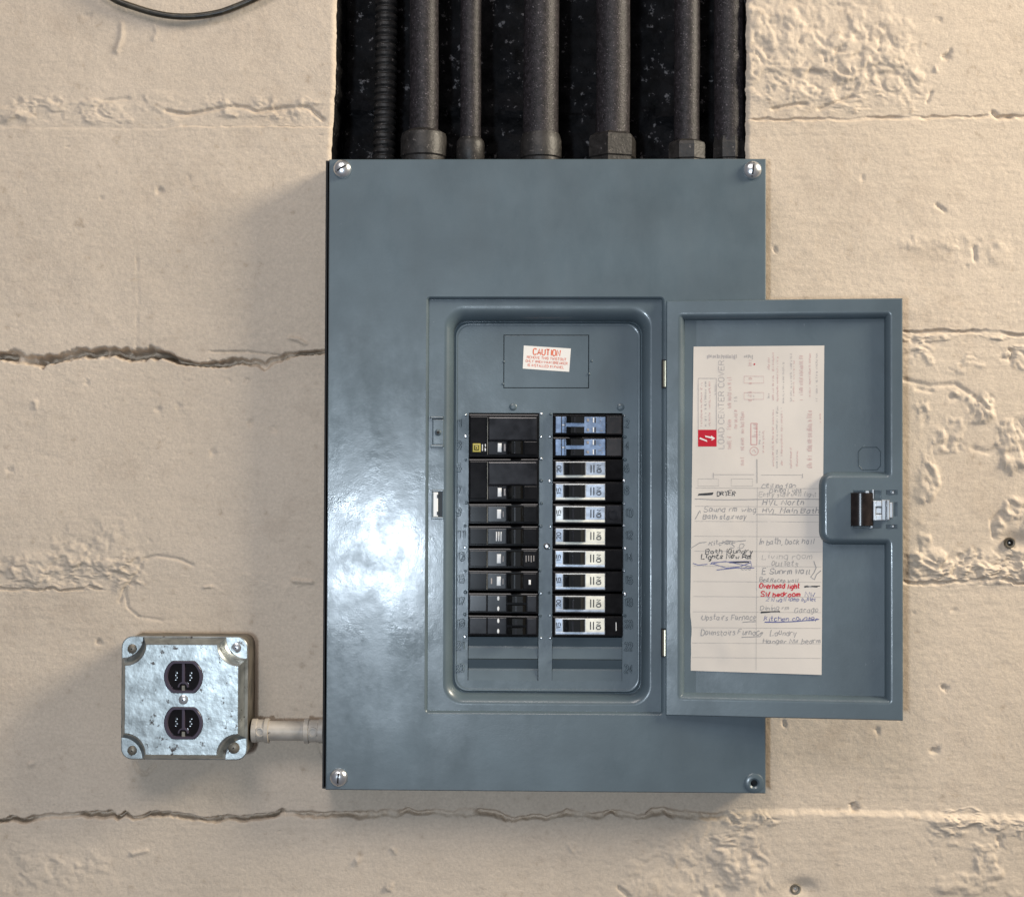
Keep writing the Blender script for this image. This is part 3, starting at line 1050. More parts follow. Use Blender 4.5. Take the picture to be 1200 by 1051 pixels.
# left column: two double-pole breakers
for k, r in enumerate((0, 2)):
    b = body_base(25.4)
    b.box(-39 * U, -19 * U, BD - .0010, BD, -21 * U, 22.5 * U, M_BLACK, .0005)
    b.box(-18 * U, 39 * U, BD - .0026, BD, -5.5 * U, 22 * U, M_SMOKE, .0012)
    b.box(-18 * U, 3.5 * U, BD - .0008, BD, -22 * U, -6.5 * U, M_SMOKE, .0004)
    b.box(24 * U, 39 * U, BD - .0014, BD, -22 * U, -6.5 * U, M_BLACK, .0005)
    b.box(-19.0 * U, -18.4 * U, BD - .0016, BD, -22 * U, 22 * U, M_GALVB)
    if k == 0:
        lx, lz = -31.5, -14.0
        flat(b, lx - 4.8, lx + 4.8, lz - 5.2, lz + 5.2, M_YELLOW, .0013)
        flat(b, lx - 3.2, lx + 3.2, lz - 3.4, lz + 3.4, M_BLACK, .0015)
        flat(b, lx - 2.4, lx + 2.4, lz - 2.6, lz + 2.6, M_YELLOW, .0017)
        flat(b, lx - 1.1, lx + 1.1, lz - 1.2, lz + 1.2, M_BLACK, .0019)
        flat(b, -25.6, -24.0, lz - 4, lz + 4, M_LABEL, .0013)
        flat(b, -22.4, -20.4, lz - 4.4, lz - .5, M_LABEL, .0013)
        flat(b, -22.0, -20.6, lz + .8, lz + 4.4, M_LABEL, .0013)
    ind = MB()
    flat(ind, -7, -2.2, -19, -8.5, M_WHITE, .0012)
    flat(ind, .2, 2.6, -18, -9.5, M_GREYPRINT, .0012)
    h = toggle(4.5, 23, -21.5, -5.8, .007)
    breaker(lcx, rowc(r, 2), [('b', b), ('handle', h), ('indicator', ind)],
            label='double-width black breaker with a yellow square emblem' if k == 0 else 'double-width plain smoky black breaker')
# left single breakers
for r in (4, 5, 6, 7):
    b = body_base(12.1)
    b.box(-39 * U, -19 * U, BD - .0010, BD, -9.5 * U, 9.5 * U, M_BLACK, .0005)
    b.box(-18 * U, 3.5 * U, BD - .0008, BD, -9 * U, 9 * U, M_SMOKE, .0004)
    b.box(23.5 * U, 39 * U, BD - .0012, BD, -9.5 * U, 9.5 * U, M_BLACK, .0005)
    b.box(-18.9 * U, -18.4 * U, BD - .0015, BD, -10 * U, 10 * U, M_GALVB)
    ind = MB()
    if r == 5:
        for q in (-8, -5.3, -2.6):
            flat(ind, q - .7, q + .9, -5.6, 5.4, M_WHITE, .0013)
    else:
        flat(ind, -7.5, -2.4, -5.5, 5.5, M_WHITE, .0013)
        flat(ind, -.6, .7, -3.6, 3, M_GREYPRINT, .0013)
    if r == 7:
        flat(b, -14.5, -12.8, -3.6, 3.4, M_GREYPRINT, .0013)
        flat(b, 29.5, 32.5, -4, 2, M_WHITE, .0016)
    if r == 6:
        for q in range(4):
            flat(b, 26 + q * 3, 27.4 + q * 3, -4 + (q % 2), 4, M_PENCIL, .0014)
    breaker(lcx, rowc(r), [('b', b), ('handle', toggle(4.5, 24, -8.8, 8.8, .007)), ('indicator', ind)])
# left tandem breakers
for r in (8, 9):
    b = body_base(12.1)
    b.box(-39 * U, -19 * U, BD - .0010, BD, -9.5 * U, 9.5 * U, M_SMOKE, .0005)
    b.box(-18 * U, 4 * U, BD - .0008, BD, -9.5 * U, 9.5 * U, M_SMOKE, .0004)
    b.box(28 * U, 39 * U, BD - .0012, BD, -9.5 * U, 9.5 * U, M_SMOKE, .0005)
    inds = []
    for q in (-6, 6):
        ind = MB()
        ind.disc_stack(-5.5 * U, q * U, [(2.9 * U, BD - .0006), (2.4 * U, BD - .0013), (.2 * U, BD - .0014)], M_WHITE, 12)
        ind.v = [(-5.5 * U + (p[0] + 5.5 * U) * .5, p[1], p[2]) for p in ind.v]
        inds.append(('indicator', ind))
    breaker(lcx, rowc(r), [('b', b), ('handle', toggle(5, 27, 1.2, 9.5, .005)), ('handle', toggle(5, 27, -9.5, -1.2, .005))] + inds)

# right column: two tandem breakers with bluish labels
for r in (0, 1):
    b = body_base(12.1)
    b.box(21.5 * U, 39.5 * U, BD - .0014, BD, -10.5 * U, 10.5 * U, M_LATCH, .0005)
    lb = MB()
    flat(lb, -37.5, 20.5, -9.5, 9.5, M_LABELB, .0006)
    flat(lb, -31.3, -30.0, -9.5, 9.5, M_INK, .0008)
    flat(lb, -27.2, -26.0, -9.0, 9.0, M_INK, .0008)
    flat(lb, -30, -27.2, -1.2, .6, M_WHITE, .0009)
    for q in (-1, 1):
        flat(lb, 5.6, 7.2, q * 5.6 - 3, q * 5.6 + 3, M_WHITE, .0010)
        flat(lb, 7.8, 9.4, q * 5.6 - 3.2, q * 5.6 + 3.2, M_INK, .0010)
        flat(lb, -1.5, 1.5, q * 5.6 - 2, q * 5.6 + 1.6, M_PENCIL, .0010)
    for q in range(5):
        flat(lb, 12 + random.uniform(0, 5), 13.5 + random.uniform(0, 5), -7 + q * 3, -6.2 + q * 3, M_PENCIL, .0009)
    breaker(rcx, rowc(r), [('b', b), ('handle', toggle(-26, -3.5, 2.0, 10, .005)), ('handle', toggle(-26, -3.5, -10, -2.0, .005)), ('rating_label', lb)])
# right single breakers with bright labels
CH = ['C', 'U', 'A', 'B', 'Z', 'S', 'S', 'B']
for n, r in enumerate(range(2, 10)):
    b = body_base(12.1)
    b.box(21.5 * U, 39.5 * U, BD - .0014, BD, -10.5 * U, 10.5 * U, M_SMOKE if r == 4 else M_BLACK, .0005)
    lb = MB()
    lr = random.Random(40 + n)
    flat(lb, -38, 21, -10.2, 10.2, M_INK, .0004)
    flat(lb, -37.2, 20.5, -9.4, 9.4, M_LABEL, .0006)
    flat(lb, -36.8, -28.8, -6.2, 9.0, lr.choice([M_LABELD, M_LABELD, M_LABEL]), .0007)
    flat(lb, -2.0, 20.2, -6.2, 9.0, [M_LABELD, M_LABELD, M_LABELD, M_LABELC, M_LABELC, M_LABELC, M_LABELC, M_LABELC][n], .0007)
    flat(lb, -36.8, 20.2, -9.2, -6.6, [M_LABELC, M_LABELC, M_LABELC, M_LABELC, M_LABELD, M_LABELD, M_LABELD, M_LABELD][n], .0007)
    flat(lb, -28.6, -2.2, -6.6, 8.6, M_INK, .0008)
    to = lambda a, c: (a * U, BD - .0010, -c * U)
    for pl in strokes('15' if n % 3 else '20', -4.2, 0, 7.6, 4.6):
        ribbon(lb, [(-31.2 + p[1], -p[0] - 1.2) for p in pl], 1.0, to, M_INK)
    for q in (3.2, 6.6):
        flat(lb, q, q + 1.5, -3.8, 5.6, M_INK, .0010)
    for pl in strokes('ON', -4.4, 0, 8.4, 4.8):
        ribbon(lb, [(15.6 + p[1], -p[0] - 1.2) for p in pl], 1.1, to, M_INK)
    if r == 4:
        b.disc_stack(30 * U, 0, [(6 * U, BD - .0014), (5.6 * U, BD - .0022), (4.4 * U, BD - .0022), (4.2 * U, BD - .0015), (.1 * U, BD - .0015)], M_SMOKE, 18)
    if r == 9:
        flat(b, 33, 34, -5, 5, M_WHITE, .0016)
    breaker(rcx, rowc(r), [('b', b), ('handle', toggle(-27.5, -3.2, -6.2, 8.2, .007, .45)), ('rating_label', lb)])
# blank fillers
for cx, r in ((lcx, 10), (lcx, 11), (rcx, 10), (rcx, 11)):
    b = MB()
    x0, x1 = -40.6 * U, 40.6 * U
    h = PITCHZ / 2 - .0002
    pr = [(-.0020, h), (.0024, h * .12), (.0018, h * -.05), (.0002, -h), (.003, -h), (.004, h)]
    vs = [(x, p[0], p[1]) for x in (x0, x1) for p in pr]
    b.add(vs, [(i, (i + 1) % 6, 6 + (i + 1) % 6, 6 + i) for i in range(6)] + [(0, 1, 2, 3, 4, 5), (11, 10, 9, 8, 7, 6)], M_PANEL)
    o = b.build('blank_filler', panel)
    o.location = Vector((cx, YF, rowc(r))) - PO

# ------------------------------------------------------------------ the door, swung right open
DA = math.radians(6.0)
DH = Vector((X(780), -0.0045, 0.0))
ca, sa = math.cos(DA), math.sin(DA)


def PD(px, py, yl=0.0):
    """photo pixel -> door-local x, z on the plane y_local = yl"""
    d = ray(px, py)
    o = CAM - np.array(DH)
    # world -> local: rotate by +DA about z
    rot = lambda v: np.array([v[0] * ca - v[1] * sa, v[0] * sa + v[1] * ca, v[2]])
    o, d = rot(o), rot(d)
    t = (yl - o[1]) / d[1]
    p = o + d * t
    return float(p[0]), float(p[2])


door_w = (PD(1058, 349)[0] + PD(1058, 844)[0]) / 2
dz1 = (PD(790, 352.5)[1] + PD(1057, 349.5)[1]) / 2
dz0 = (PD(790, 839)[1] + PD(1057, 843.5)[1]) / 2
dx = lambda px, py=600: PD(px, py)[0]
dz = lambda py, px=920: PD(px, py)[1]
mb = MB()
outl = rect(0.0, door_w, dz0, dz1)
rc = [(dx(794), dz(823)), (dx(1046), dz(823)), (dx(1046), dz(629.5)), (dx(968.5), dz(629.5)), (dx(968.5), dz(561)), (dx(1046), dz(561)),
      (dx(1046), dz(365.5)), (dx(794), dz(365.5))]
rads = [.004, .004, .005, .005, .005, .005, .004, .004]
DEP = .0072
loops = []
for k in range(9):
    t = k / 8
    s = 1 - math.sqrt(max(0.0, 1 - t * t))
    loops.append(at(rpoly(rc, rads, 0.0060 * t, 5), DEP * s))
e = .0008
oin = rect(e, door_w - e, dz0 + e, dz1 - e)
# slots pierced beside the latch
slots = [rect(dx(1018.5), dx(1033), dz(585), dz(574)), rect(dx(1038.5), dx(1052), dz(579), dz(573.5)), rect(dx(1038.5), dx(1052), dz(618.5), dz(613.5)),
         rect(dx(1018.5), dx(1033), dz(618), dz(609.5)), rect(dx(1048), dx(1052), dz(604), dz(587.5)),
         rect(dx(1000), dx(1014), dz(577), dz(574)), rect(dx(1000), dx(1014), dz(618), dz(615))]
mb.fill(oin, [[(p[0], p[2]) for p in loops[0]]] + slots, 0.0, M_PANEL)
for s_ in slots:
    mb.ring([at(s_, 0), at(s_, .0012)], M_PANEL, False)
mb.ring(loops, M_PANEL, True)
mb.fill([(p[0], p[2]) for p in loops[-1]], [], DEP, M_PANEL)
mb.ring([at(oin, 0), at(outl, .0008), at(outl, .0030)], M_PANEL, False)
# outer skin behind
bl = [[(p[0], p[1] + .0014, p[2]) for p in l] for l in loops]
mb.fill(outl, [[(p[0], p[2]) for p in bl[0]]], .0030, M_PANEL)
mb.ring([at([(p[0], p[2]) for p in bl[0]], .0030)] + bl[2:], M_PANEL, True)
mb.fill([(p[0], p[2]) for p in bl[-1]], [], DEP + .0014, M_PANEL)
# faint knock-out ring pressed into the sheet
cxk, czk = dx(1020), dz(537)
oc = lambda q: [(cxk + q * a, czk + q * b) for a, b in ((-.0090, -.006), (-.006, -.0095), (.006, -.0095), (.009, -.006), (.009, .006), (.006, .0095), (-.006, .0095), (-.009, .006))]
mb.ring([at(oc(1.04), DEP), at(oc(1.0), DEP - .0004), at(oc(.96), DEP)], M_PANEL, False)
door = part(mb, 'door', panel, (0, 0, 0))
door.location = DH - PO
door.rotation_euler = (0, 0, -DA)

# latch
mb = MB()
bxh = [(dx(996), dx(1054), dz(621), dz(571))]
for a, b, c, d in bxh:
    mb.box(a, b, .0050, .014, c, d, M_LATCH)
lx0, lx1, lz0, lz1 = dx(996.5), dx(1022.5), dz(616), dz(576.5)
nl = 10
loops = []
for k in range(nl + 1):
    t = k / nl
    x = lx0 + (lx1 - lx0) * t
    y = -.0085 * math.sin(math.pi * min(1, .12 + t * .80)) ** .7
    loops.append([(x, .0005, lz0), (x, y, lz0 + .0008), (x, y, lz1 - .0008), (x, .0005, lz1)])
mb.ring(loops, M_LATCH, True)
mb.add([l[0] for l in loops] + [l[1] for l in loops], [(i, i + 1, nl + 2 + i, nl + 1 + i) for i in range(nl)], M_LATCH)
mb.add([l[3] for l in loops] + [l[2] for l in loops], [(i, i + 1, nl + 2 + i, nl + 1 + i) for i in range(nl)], M_LATCH)
latch = part(mb, 'latch', door, (0, 0, 0))
latch['label'] = 'dark brown plastic door latch'
mb = MB()
# bright spring clip: an open frame with a cross bar
for (a, b, c, d, l) in ((1022.5, 1026, 609, 586, .0045), (1026, 1033, 593, 586, .0036), (1026, 1033, 609, 602, .0036), (1026, 1033, 601, 594, .0018),
                        (1033, 1038, 609, 585, .0014), (1038.5, 1042, 608.5, 585, .0040), (1042, 1046, 606, 588, .0022)):
    mb.box(dx(a), dx(b), -l, .0015, dz(c), dz(d), M_STEEL, .0006)
for (a, b, c, d) in ((1014, 1018.5, 578, 575), (1022, 1024, 584, 573), (1020.5, 1022.5, 618, 610), (1045, 1047.5, 578, 575), (1045, 1047.5, 617, 614.5)):
    mb.box(dx(a), dx(b), -.0010, .0015, dz(c), dz(d), M_STEEL, .0003)
part(mb, 'spring_clip', door, (0, 0, 0))

# circuit directory glued inside the door
mb = MB()
PY = DEP - .0003
corner = [(812.8, 406.3), (966, 405), (962.8, 790.5), (808, 785.5)]
NXP, NYP = 24, 60
cw = [np.array(PD(*c, PY)) for c in corner]
vs = []
for j in range(NYP + 1):
    for i in range(NXP + 1):
        u, v = i / NXP, j / NYP
        q = (cw[0] * (1 - u) + cw[1] * u) * (1 - v) + (cw[3] * (1 - u) + cw[2] * u) * v
        b = float(fbm(np.array(u * 5.0), np.array(v * 11.0), 801, 3)) * .0005
        b += .0007 * math.exp(-((u - .58) / .09) ** 2 - ((v - .525) / .012) ** 2) + .0005 * math.exp(-((u - .3) / .06) ** 2 - ((v - .535) / .02) ** 2)
        b += .0006 * math.exp(-((u - .29) / .05) ** 2 - ((v - .93) / .03) ** 2)
        vs.append((q[0], PY - b, q[1]))
n1 = NXP + 1
mb.add(vs, [(j * n1 + i, j * n1 + i + 1, (j + 1) * n1 + i + 1, (j + 1) * n1 + i) for j in range(NYP) for i in range(NXP)], M_PAPER, True)
BASE = (PY - .0002)


def sheet(px, py):
    q = PD(px, py, PY)
    # inverse of the bilinear sheet is near enough affine for the swell
    u = min(max((px - 810) / 154, 0), 1)
    v = min(max((py - 405) / 383, 0), 1)
    b = float(fbm(np.array(u * 5.0), np.array(v * 11.0), 801, 3)) * .0005
    b += .0007 * math.exp(-((u - .58) / .09) ** 2 - ((v - .525) / .012) ** 2) + .0005 * math.exp(-((u - .3) / .06) ** 2 - ((v - .535) / .02) ** 2)
    b += .0006 * math.exp(-((u - .29) / .05) ** 2 - ((v - .93) / .03) ** 2)
    return (q[0], PY - b - .00012, q[1])


rr = random.Random(3)


def write(txt, x, y, w, h, material, pen=0.8, jit=.8, slant=.15):
    for pl in strokes(txt, x, y, w, h, jit, slant, rr):
        ribbon(mb, pl, pen, sheet, material, .25)


def line(pts, pen, material, jit=0.0):
    out = []
    for (x0, y0), (x1, y1) in zip(pts[:-1], pts[1:]):
        n = max(1, int(math.hypot(x1 - x0, y1 - y0) / 8))
        out += [(x0 + (x1 - x0) * k / n + rr.gauss(0, jit), y0 + (y1 - y0) * k / n + rr.gauss(0, jit)) for k in range(n)]
    out.append(pts[-1])
    ribbon(mb, out, pen, sheet, material, .2 if jit else 0)


def vprint(txt, x, y, w, h, material, pen):
    """print turned a quarter to the left: runs up the sheet from (x, y)"""
    for pl in strokes(txt, 0, 0, w, h):
        ribbon(mb, [(x + p[1], y - p[0]) for p in pl], pen, sheet, material)


def greek(x, y, length, size, material, pen=.5, gap=.25):
    """print too small to read: a run of tiny upright ticks, turned a quarter to the left"""
    t = 0
    while t < length:
        if rr.random() > gap:
            a = size * rr.uniform(.55, 1)
            line([(x, y - t), (x - a, y - t)], pen, material)
            if rr.random() < .5:
                xx = x - a * rr.choice([0, .5, 1])
                line([(xx, y - t), (xx, y - t - 1.0)], pen * .9, material)
        t += rr.uniform(1.1, 1.8)


# printed head of the sheet
def patch(x0, x1, y0, y1, material):
    k = mb.add([sheet(x0, y0), sheet(x1, y0), sheet(x1, y1), sheet(x0, y1)], [(0, 1, 2, 3)], material)


patch(818, 839.8, 503.6, 523.2, M_REDPRINT)
for (a, b) in (((820, 517), (828.5, 513.2)), ((828.5, 513.2), (826.2, 518.0)), ((826.2, 518.0), (837, 512.4))):
    pass
SH2 = sheet


def sheet_hi(px, py):
    p = SH2(px, py)
    return (p[0], p[1] - .00012, p[2])


ribbon(mb, [(820, 513.4), (828.6, 516.9), (826.4, 511.2), (836.5, 513.6)], 1.9, sheet_hi, M_STICKER)
ribbon(mb, [(833.2, 511.0), (837.4, 513.7), (833.8, 515.6)], 1.3, sheet_hi, M_STICKER)
line([(818.3, 503.6), (818.3, 443.4), (839.6, 443.4), (839.6, 503.6)], .7, M_GREYPRINT)
greek(823, 499, 50, 2.2, M_PINK)
greek(828, 499, 52, 2.4, M_GREYPRINT, .6)
greek(832.5, 499, 52, 2.2, M_PINK)
greek(839, 462, 12, 1.8, M_GREYPRINT)
vprint('LOAD CENTER COVER', 848.6, 525.5, 103, 6.6, M_GREYPRINT, .75)
for x, y, l, sz, mt in ((857, 527, 16, 5, M_PINK), (857, 503, 12, 5, M_PINK), (857, 478, 36, 5, M_PINK), (864, 502, 22, 4, M_PINK), (864, 470, 5, 4, M_GREYPRINT),
                        (872, 545, 10, 5, M_PINK), (872, 527, 46, 4.6, M_PINK), (881, 470, 12, 4.5, M_PINK), (881, 450, 9, 4.5, M_PINK), (881, 430, 8, 5, M_PINK),
                        (884, 470, 10, 2, M_GREYPRINT), (891, 520, 16, 2, M_GREYPRINT), (895.5, 530, 26, 2, M_PINK),
                        (907, 546, 66, 2.2, M_PINK), (911.5, 548, 66, 2.2, M_GREYPRINT), (917, 545, 64, 2.2, M_PINK), (928, 548, 28, 2.2, M_PINK), (935, 546, 18, 2, M_PINK),
                        (907, 470, 56, 2.2, M_PINK), (912, 470, 54, 2.0, M_PINK), (919, 472, 48, 2.2, M_GREYPRINT), (928, 470, 56, 2.2, M_GREYPRINT), (931, 470, 50, 1.8, M_PINK),
                        (941, 470, 54, 5, M_PINK), (950, 470, 56, 2.2, M_PINK), (958, 470, 56, 2.2, M_GREYPRINT), (902, 433, 14, 2.6, M_PINK), (902, 466, 5, 2.6, M_GREYPRINT),
                        (951.5, 548, 34, 6.5, M_PINK), (951.5, 512, 32, 6.5, M_PINK), (888, 512, 16, 6, M_PINK), (962, 500, 16, 1.6, M_PINK), (912, 484, 8, 1.8, M_GREYPRINT), (916, 486, 8, 1.8, M_GREYPRINT)):
    greek(x, y, l, sz, mt, .5)
for yy in (441, 460):
    line([(872, yy), (895, yy), (895, yy + 8), (872, yy + 8), (872, yy)], .45, M_PINK)
line([(880, 521), (880, 496), (887, 496), (887, 521), (880, 521)], .5, M_REDPRINT)
line([(883.8 + 4.9 * math.cos(t * math.pi / 8), 528.6 + 4.9 * math.sin(t * math.pi / 8)) for t in range(17)], .8, M_PINK)
line([(882, 529), (883.5, 526.5), (886, 530.5)], .7, M_PINK)
# smudged stamp across the top
for k in range(34):
    x = 829 + k * 1.6 + rr.uniform(-.4, .4)
    if 864 < x < 871:
        continue
    line([(x, 415 + rr.uniform(0, 2)), (x, 420.5 + rr.uniform(-2, 1))], .9, M_GREYPRINT if x < 866 else M_FAINT)
line([(883.3, 426.5), (884.8, 427.4)], 2.0, M_REDPRINT)
# ruled table
line([(836, 556), (884, 556)], .5, M_FAINT)
line([(892, 556.5), (941, 556.5)], .5, M_FAINT)
line([(836, 554), (836, 560)], 1.0, M_GREYPRINT)
line([(940.5, 555), (940.5, 560)], 1.0, M_GREYPRINT)
line([(887, 538), (887.2, 566)], 1.2, M_FAINT)
for x0, x1 in ((818, 842), (857, 882)):
    line([(x0, 561), (x1, 561), (x1, 569.5), (x0, 569.5), (x0, 561)], .35, M_FAINT)
for yv in (571.5, 593, 610.5, 628, 645.5, 663, 681, 698.5, 716.5, 735, 753, 770):
    line([(815 - (yv - 571) * .02, yv), (963.5 - (yv - 571) * .01, yv + 1.0)], .35, M_FAINT)
line([(887.6, 571), (886, 785)], .45, M_FAINT)
# hand-written rows
for k in range(5):
    line([(818 + k * .4, 580 - (k % 2)), (836 - k * .5, 577.5 + (k % 3))], 1.0, M_INK, .3)
write('DRYER', 840, 580.5, 21, 5.2, M_INK, .95)
line([(814, 584.6), (850, 585.6), (886, 585.0), (920, 584.3), (964, 585.2)], .8, M_PENCIL, .12)
line([(886, 602.6), (930, 603.0), (964, 603.4)], .8, M_PENCIL, .12)
write('Sauna rm', 825, 599.4, 38, 6.0, M_PENCIL, .75)
write('wing', 869, 599.6, 16.5, 6.4, M_PENCIL, .75)
write('Bath stairway', 824, 608.0, 50, 5.6, M_PENCIL, .9)
line([(815, 608), (820, 598.5)], .9, M_PENCIL)
line([(818, 601), (820.5, 598), (821, 601)], .7, M_PENCIL)
write('Ceiling fan', 893, 571.5, 39, 6.0, M_PENCIL, .75)
write('Dining Light', 902, 576.5, 37, 5.0, M_PENCIL, .7)
write('Entry stairwell light', 890, 581.5, 66, 5.4, M_FAINT, .7)
write('HVL North', 893.5, 591.4, 48, 6.0, M_PENCIL, .9, slant=.25)
write('HVL Main Bath', 893, 601.0, 66, 6.0, M_PENCIL, .95, slant=.25)
write('In bath, back hall', 889.5, 637.4, 64, 6.6, M_PENCIL, .75)
write('Living room', 893, 654.6, 58, 6.4, M_FAINT, .6)
write('outlets', 904, 663.0, 31, 6.6, M_FAINT, .85)
write('E Sunrm wall', 893, 672.2, 56, 6.8, M_PENCIL, 1.0)
line([(953.5, 657), (956, 665), (954, 671), (950, 676), (954.5, 679), (957, 673), (962, 668.5)], 1.0, M_PENCIL, .2)
line([(808.5, 643), (820, 636), (828, 635)], .8, M_PENCIL, .2)
write('Kitchen', 831, 638, 27, 4.6, M_PENCIL, .75)
line([(846, 636.5), (852, 633), (862, 634.5), (874, 633.2)], 1.0, M_PENCIL, .3)
write('S.O', 856, 641.5, 15, 6.6, M_PENCIL, .75)
write('Bath laundry', 826.5, 648.2, 55, 5.4, M_INK, .75)
write('Lights New Rm', 822, 654.4, 58, 6.0, M_INK, .95)
line([(812, 660), (818, 662), (829, 661)], .8, M_BLUEINK, .3)
line([(833, 659.5), (842, 663), (852, 665.5), (866, 663.5), (880, 659)], .8, M_BLUEINK, .3)
line([(833, 661), (850, 657.5), (866, 660.5), (880, 663.5)], .7, M_BLUEINK, .3)
line([(855, 659.2), (878, 658.6)], 1.4, M_INK, .2)
line([(840, 667.5), (862, 665.5), (884, 665.2)], .9, M_BLUEINK, .25)
line([(834, 659), (880, 657.2), (881, 664.5)], .6, M_BLUEINK, .25)
write('too', 868, 667, 12, 4, M_PENCIL, .7)
write('Bed Recep wall', 890, 681.6, 45, 4.8, M_PENCIL, .7)
write('Overhead light', 890, 689.2, 46.5, 5.4, M_REDPEN, 1.35, .5)
for k in range(4):
    line([(942 + k, 687.5 - (k % 2) * 1.2), (961 - k * 3, 686.5 + (k % 2) * 1.2)], 1.0, M_INK if k < 2 else M_PENCIL, .4)
write('SW bedroom', 891.5, 698.6, 45.5, 5.4, M_REDPEN, 1.35, .5)
write('NW', 943, 699.0, 11, 5.4, M_BLUEINK, .6)
write('2 N wall lamp outlet', 898, 704.0, 58, 4.6, M_BLUEINK, .6)
write('Dining rm', 891, 714.5, 33, 5.0, M_PENCIL, .6)
write('Garage', 931, 717.5, 27, 6.0, M_PENCIL, .65)
line([(891, 717.2), (914, 716.4)], 1.7, M_INK, .25)
write('kitchen counter', 896, 727.2, 62, 5.2, M_BLUEINK, .7)
line([(896, 728.6), (920, 728.8), (942, 727), (960, 725.4)], 1.1, M_BLUEINK, .25)
write('Upstairs Furnace', 822.5, 726.2, 63, 6.4, M_PENCIL, .75)
line([(870, 728.6), (886, 728)], .8, M_PENCIL, .2)
write('Downstairs Furnace', 821.5, 743.6, 72, 6.4, M_PENCIL, .75)
line([(869, 746.4), (892, 745.4)], .8, M_PENCIL, .25)
write('Laundry', 903, 744.5, 29.5, 6.2, M_PENCIL, .7)
write('Hanger NW bedrm', 894, 753.6, 67, 5.6, M_PENCIL, .7)
pap = part(mb, 'circuit_directory', door, (0, 0, 0))
pap['label'] = 'cream paper circuit directory covered in handwriting'

# ------------------------------------------------------------------ conduits in the chase
YP = 0.052
ZTOP = Z(-560, YP)


def conduit(label, c, dia, ctop, hexn=24, cdia=None, ch=None, bulge=True, lean=0.0):
    x = X(c, YP, 120)
    zb = czt + .0004
    t = thing('conduit', label, 'conduit', (x, YP, zb), 'black conduits in the wall chase')
    r = dia * U / 2
    b = MB()
    ztop = ZTOP - zb
    zc = Z(ctop, YP) - zb
    n = 14
    rng = random.Random(int(c))
    path = [(lean * k / n + rng.uniform(-.0004, .0004), rng.uniform(-.0004, .0004), zc - .004 + (ztop - zc + .004) * (k / n)) for k in range(n + 1)]
    b.tube(path, r, M_PIPE, 24)
    b.build('pipe', t)
    b = MB()
    R = cdia * U / 2
    zz = [(R * .86, 0), (R * .94, zc * .18), (R * .94, zc * .3), (R, zc * .34), (R, zc * .80), (R * .95, zc * .9), (r * 1.04, zc)]
    loops = [[(q * math.cos(2 * math.pi * k / hexn + .3), q * math.sin(2 * math.pi * k / hexn + .3), z) for k in range(hexn)] for q, z in zz]
    b.ring(loops, M_NUT, hexn > 10)
    b.build('coupling', t)
    return t


conduit('black conduit with a wide collar, next to the ribbed flexible hose', 497, 35, 153, 28, 56)
conduit('thinnest black conduit, standing between two thicker ones', 551.5, 25, 162, 24, 34)
conduit('thick black conduit, third after the ribbed flexible hose', 634, 43, 158, 28, 50)
conduit('thick black conduit with a six-sided nut, fourth after the ribbed flexible hose', 718, 41, 157, 6, 60)
conduit('thin black conduit with a faceted nut, second from the chase corner', 805, 31, 166, 8, 47)
conduit('black conduit tight against the chase side above the domed cover screw', 854, 36, 163, 8, 40)

x = X(449, .075, 100)
t = thing('flexible_conduit', 'ribbed black flexible conduit in the dark chase corner', 'conduit', (x, .082, czt))
b = MB()
path, rad = [], []
z, k = 0.0, 0
while z < ZTOP - czt:
    path += [(0.002 * math.sin(z * 9), 0, z + q) for q in (0, .002, .0045, .0062)]
    rad += [.0088, .0104, .0104, .0088]
    z += .0068
b.tube(path, rad, M_NUT, 20)
b.build('ribbed_hose', t)

# ------------------------------------------------------------------ cable hanging in a bight on the wall
yc = YW - .0046
pts = [(92, -60), (108, -22), (133, -1), (158, 9), (182, 16), (205, 19.5), (228, 19.5), (250, 16.5), (268, 11.5), (300, -2), (330, -20), (372, -60)]
cp = [Vector((X(a, yc, b), yc, Z(b, yc, a))) for a, b in pts]
path = []
for i in range(len(cp) - 1):
    p0, p1, p2, p3 = cp[max(i - 1, 0)], cp[i], cp[i + 1], cp[min(i + 2, len(cp) - 1)]
    for k in range(8):
        s = k / 8
        path.append(.5 * ((2 * p1) + (-p0 + p2) * s + (2 * p0 - 5 * p1 + 4 * p2 - p3) * s * s + (-p0 + 3 * p1 - 3 * p2 + p3) * s ** 3))
path.append(cp[-1])
b = MB()
b.tube(path, .0029, M_CABLE, 12)
o = b.build('cable')
o['label'] = 'thin black cable looping down against the cream wall'
o['category'] = 'cable'

# ------------------------------------------------------------------ outlet box
YB = -0.004                     # flange of the outlet cover
qx0, qx1, qz0, qz1 = X(142, YB, 820), X(290, YB, 820), Z(890, YB, 215), Z(745.5, YB, 215)
qc = ((qx0 + qx1) / 2, (qz0 + qz1) / 2)
ob = thing('outlet_box', 'square galvanised outlet box with two dark sockets on the cream wall', 'outlet', (qc[0], YW, qz0))
OO = Vector(ob.location)


def opart(b, name, parent=None, angle=35):
    o = b.build(name, parent or ob, angle)
    if parent is None:
        o.location = -OO
    return o


b = MB()
R_ = .0095
ou = rpoly(rect(qx0, qx1, qz0, qz1), R_, .0010, 6)
b.ring([at(ou, YW + .004), at(ou, YB + .0022)], M_GALVB, True)
b.fill(ou, [], YB + .0022, M_GALVB)
opart(b, 'steel_box')
b = MB()
o0 = rpoly(rect(qx0, qx1, qz0, qz1), R_, 0, 6)
o1 = rpoly(rect(qx0, qx1, qz0, qz1), R_, .0008, 6)
b.ring([at(o0, YB + .0020), at(o0, YB + .0006), at(o1, YB)], M_GALV, True)
b.fill(o1, [], YB, M_GALV)


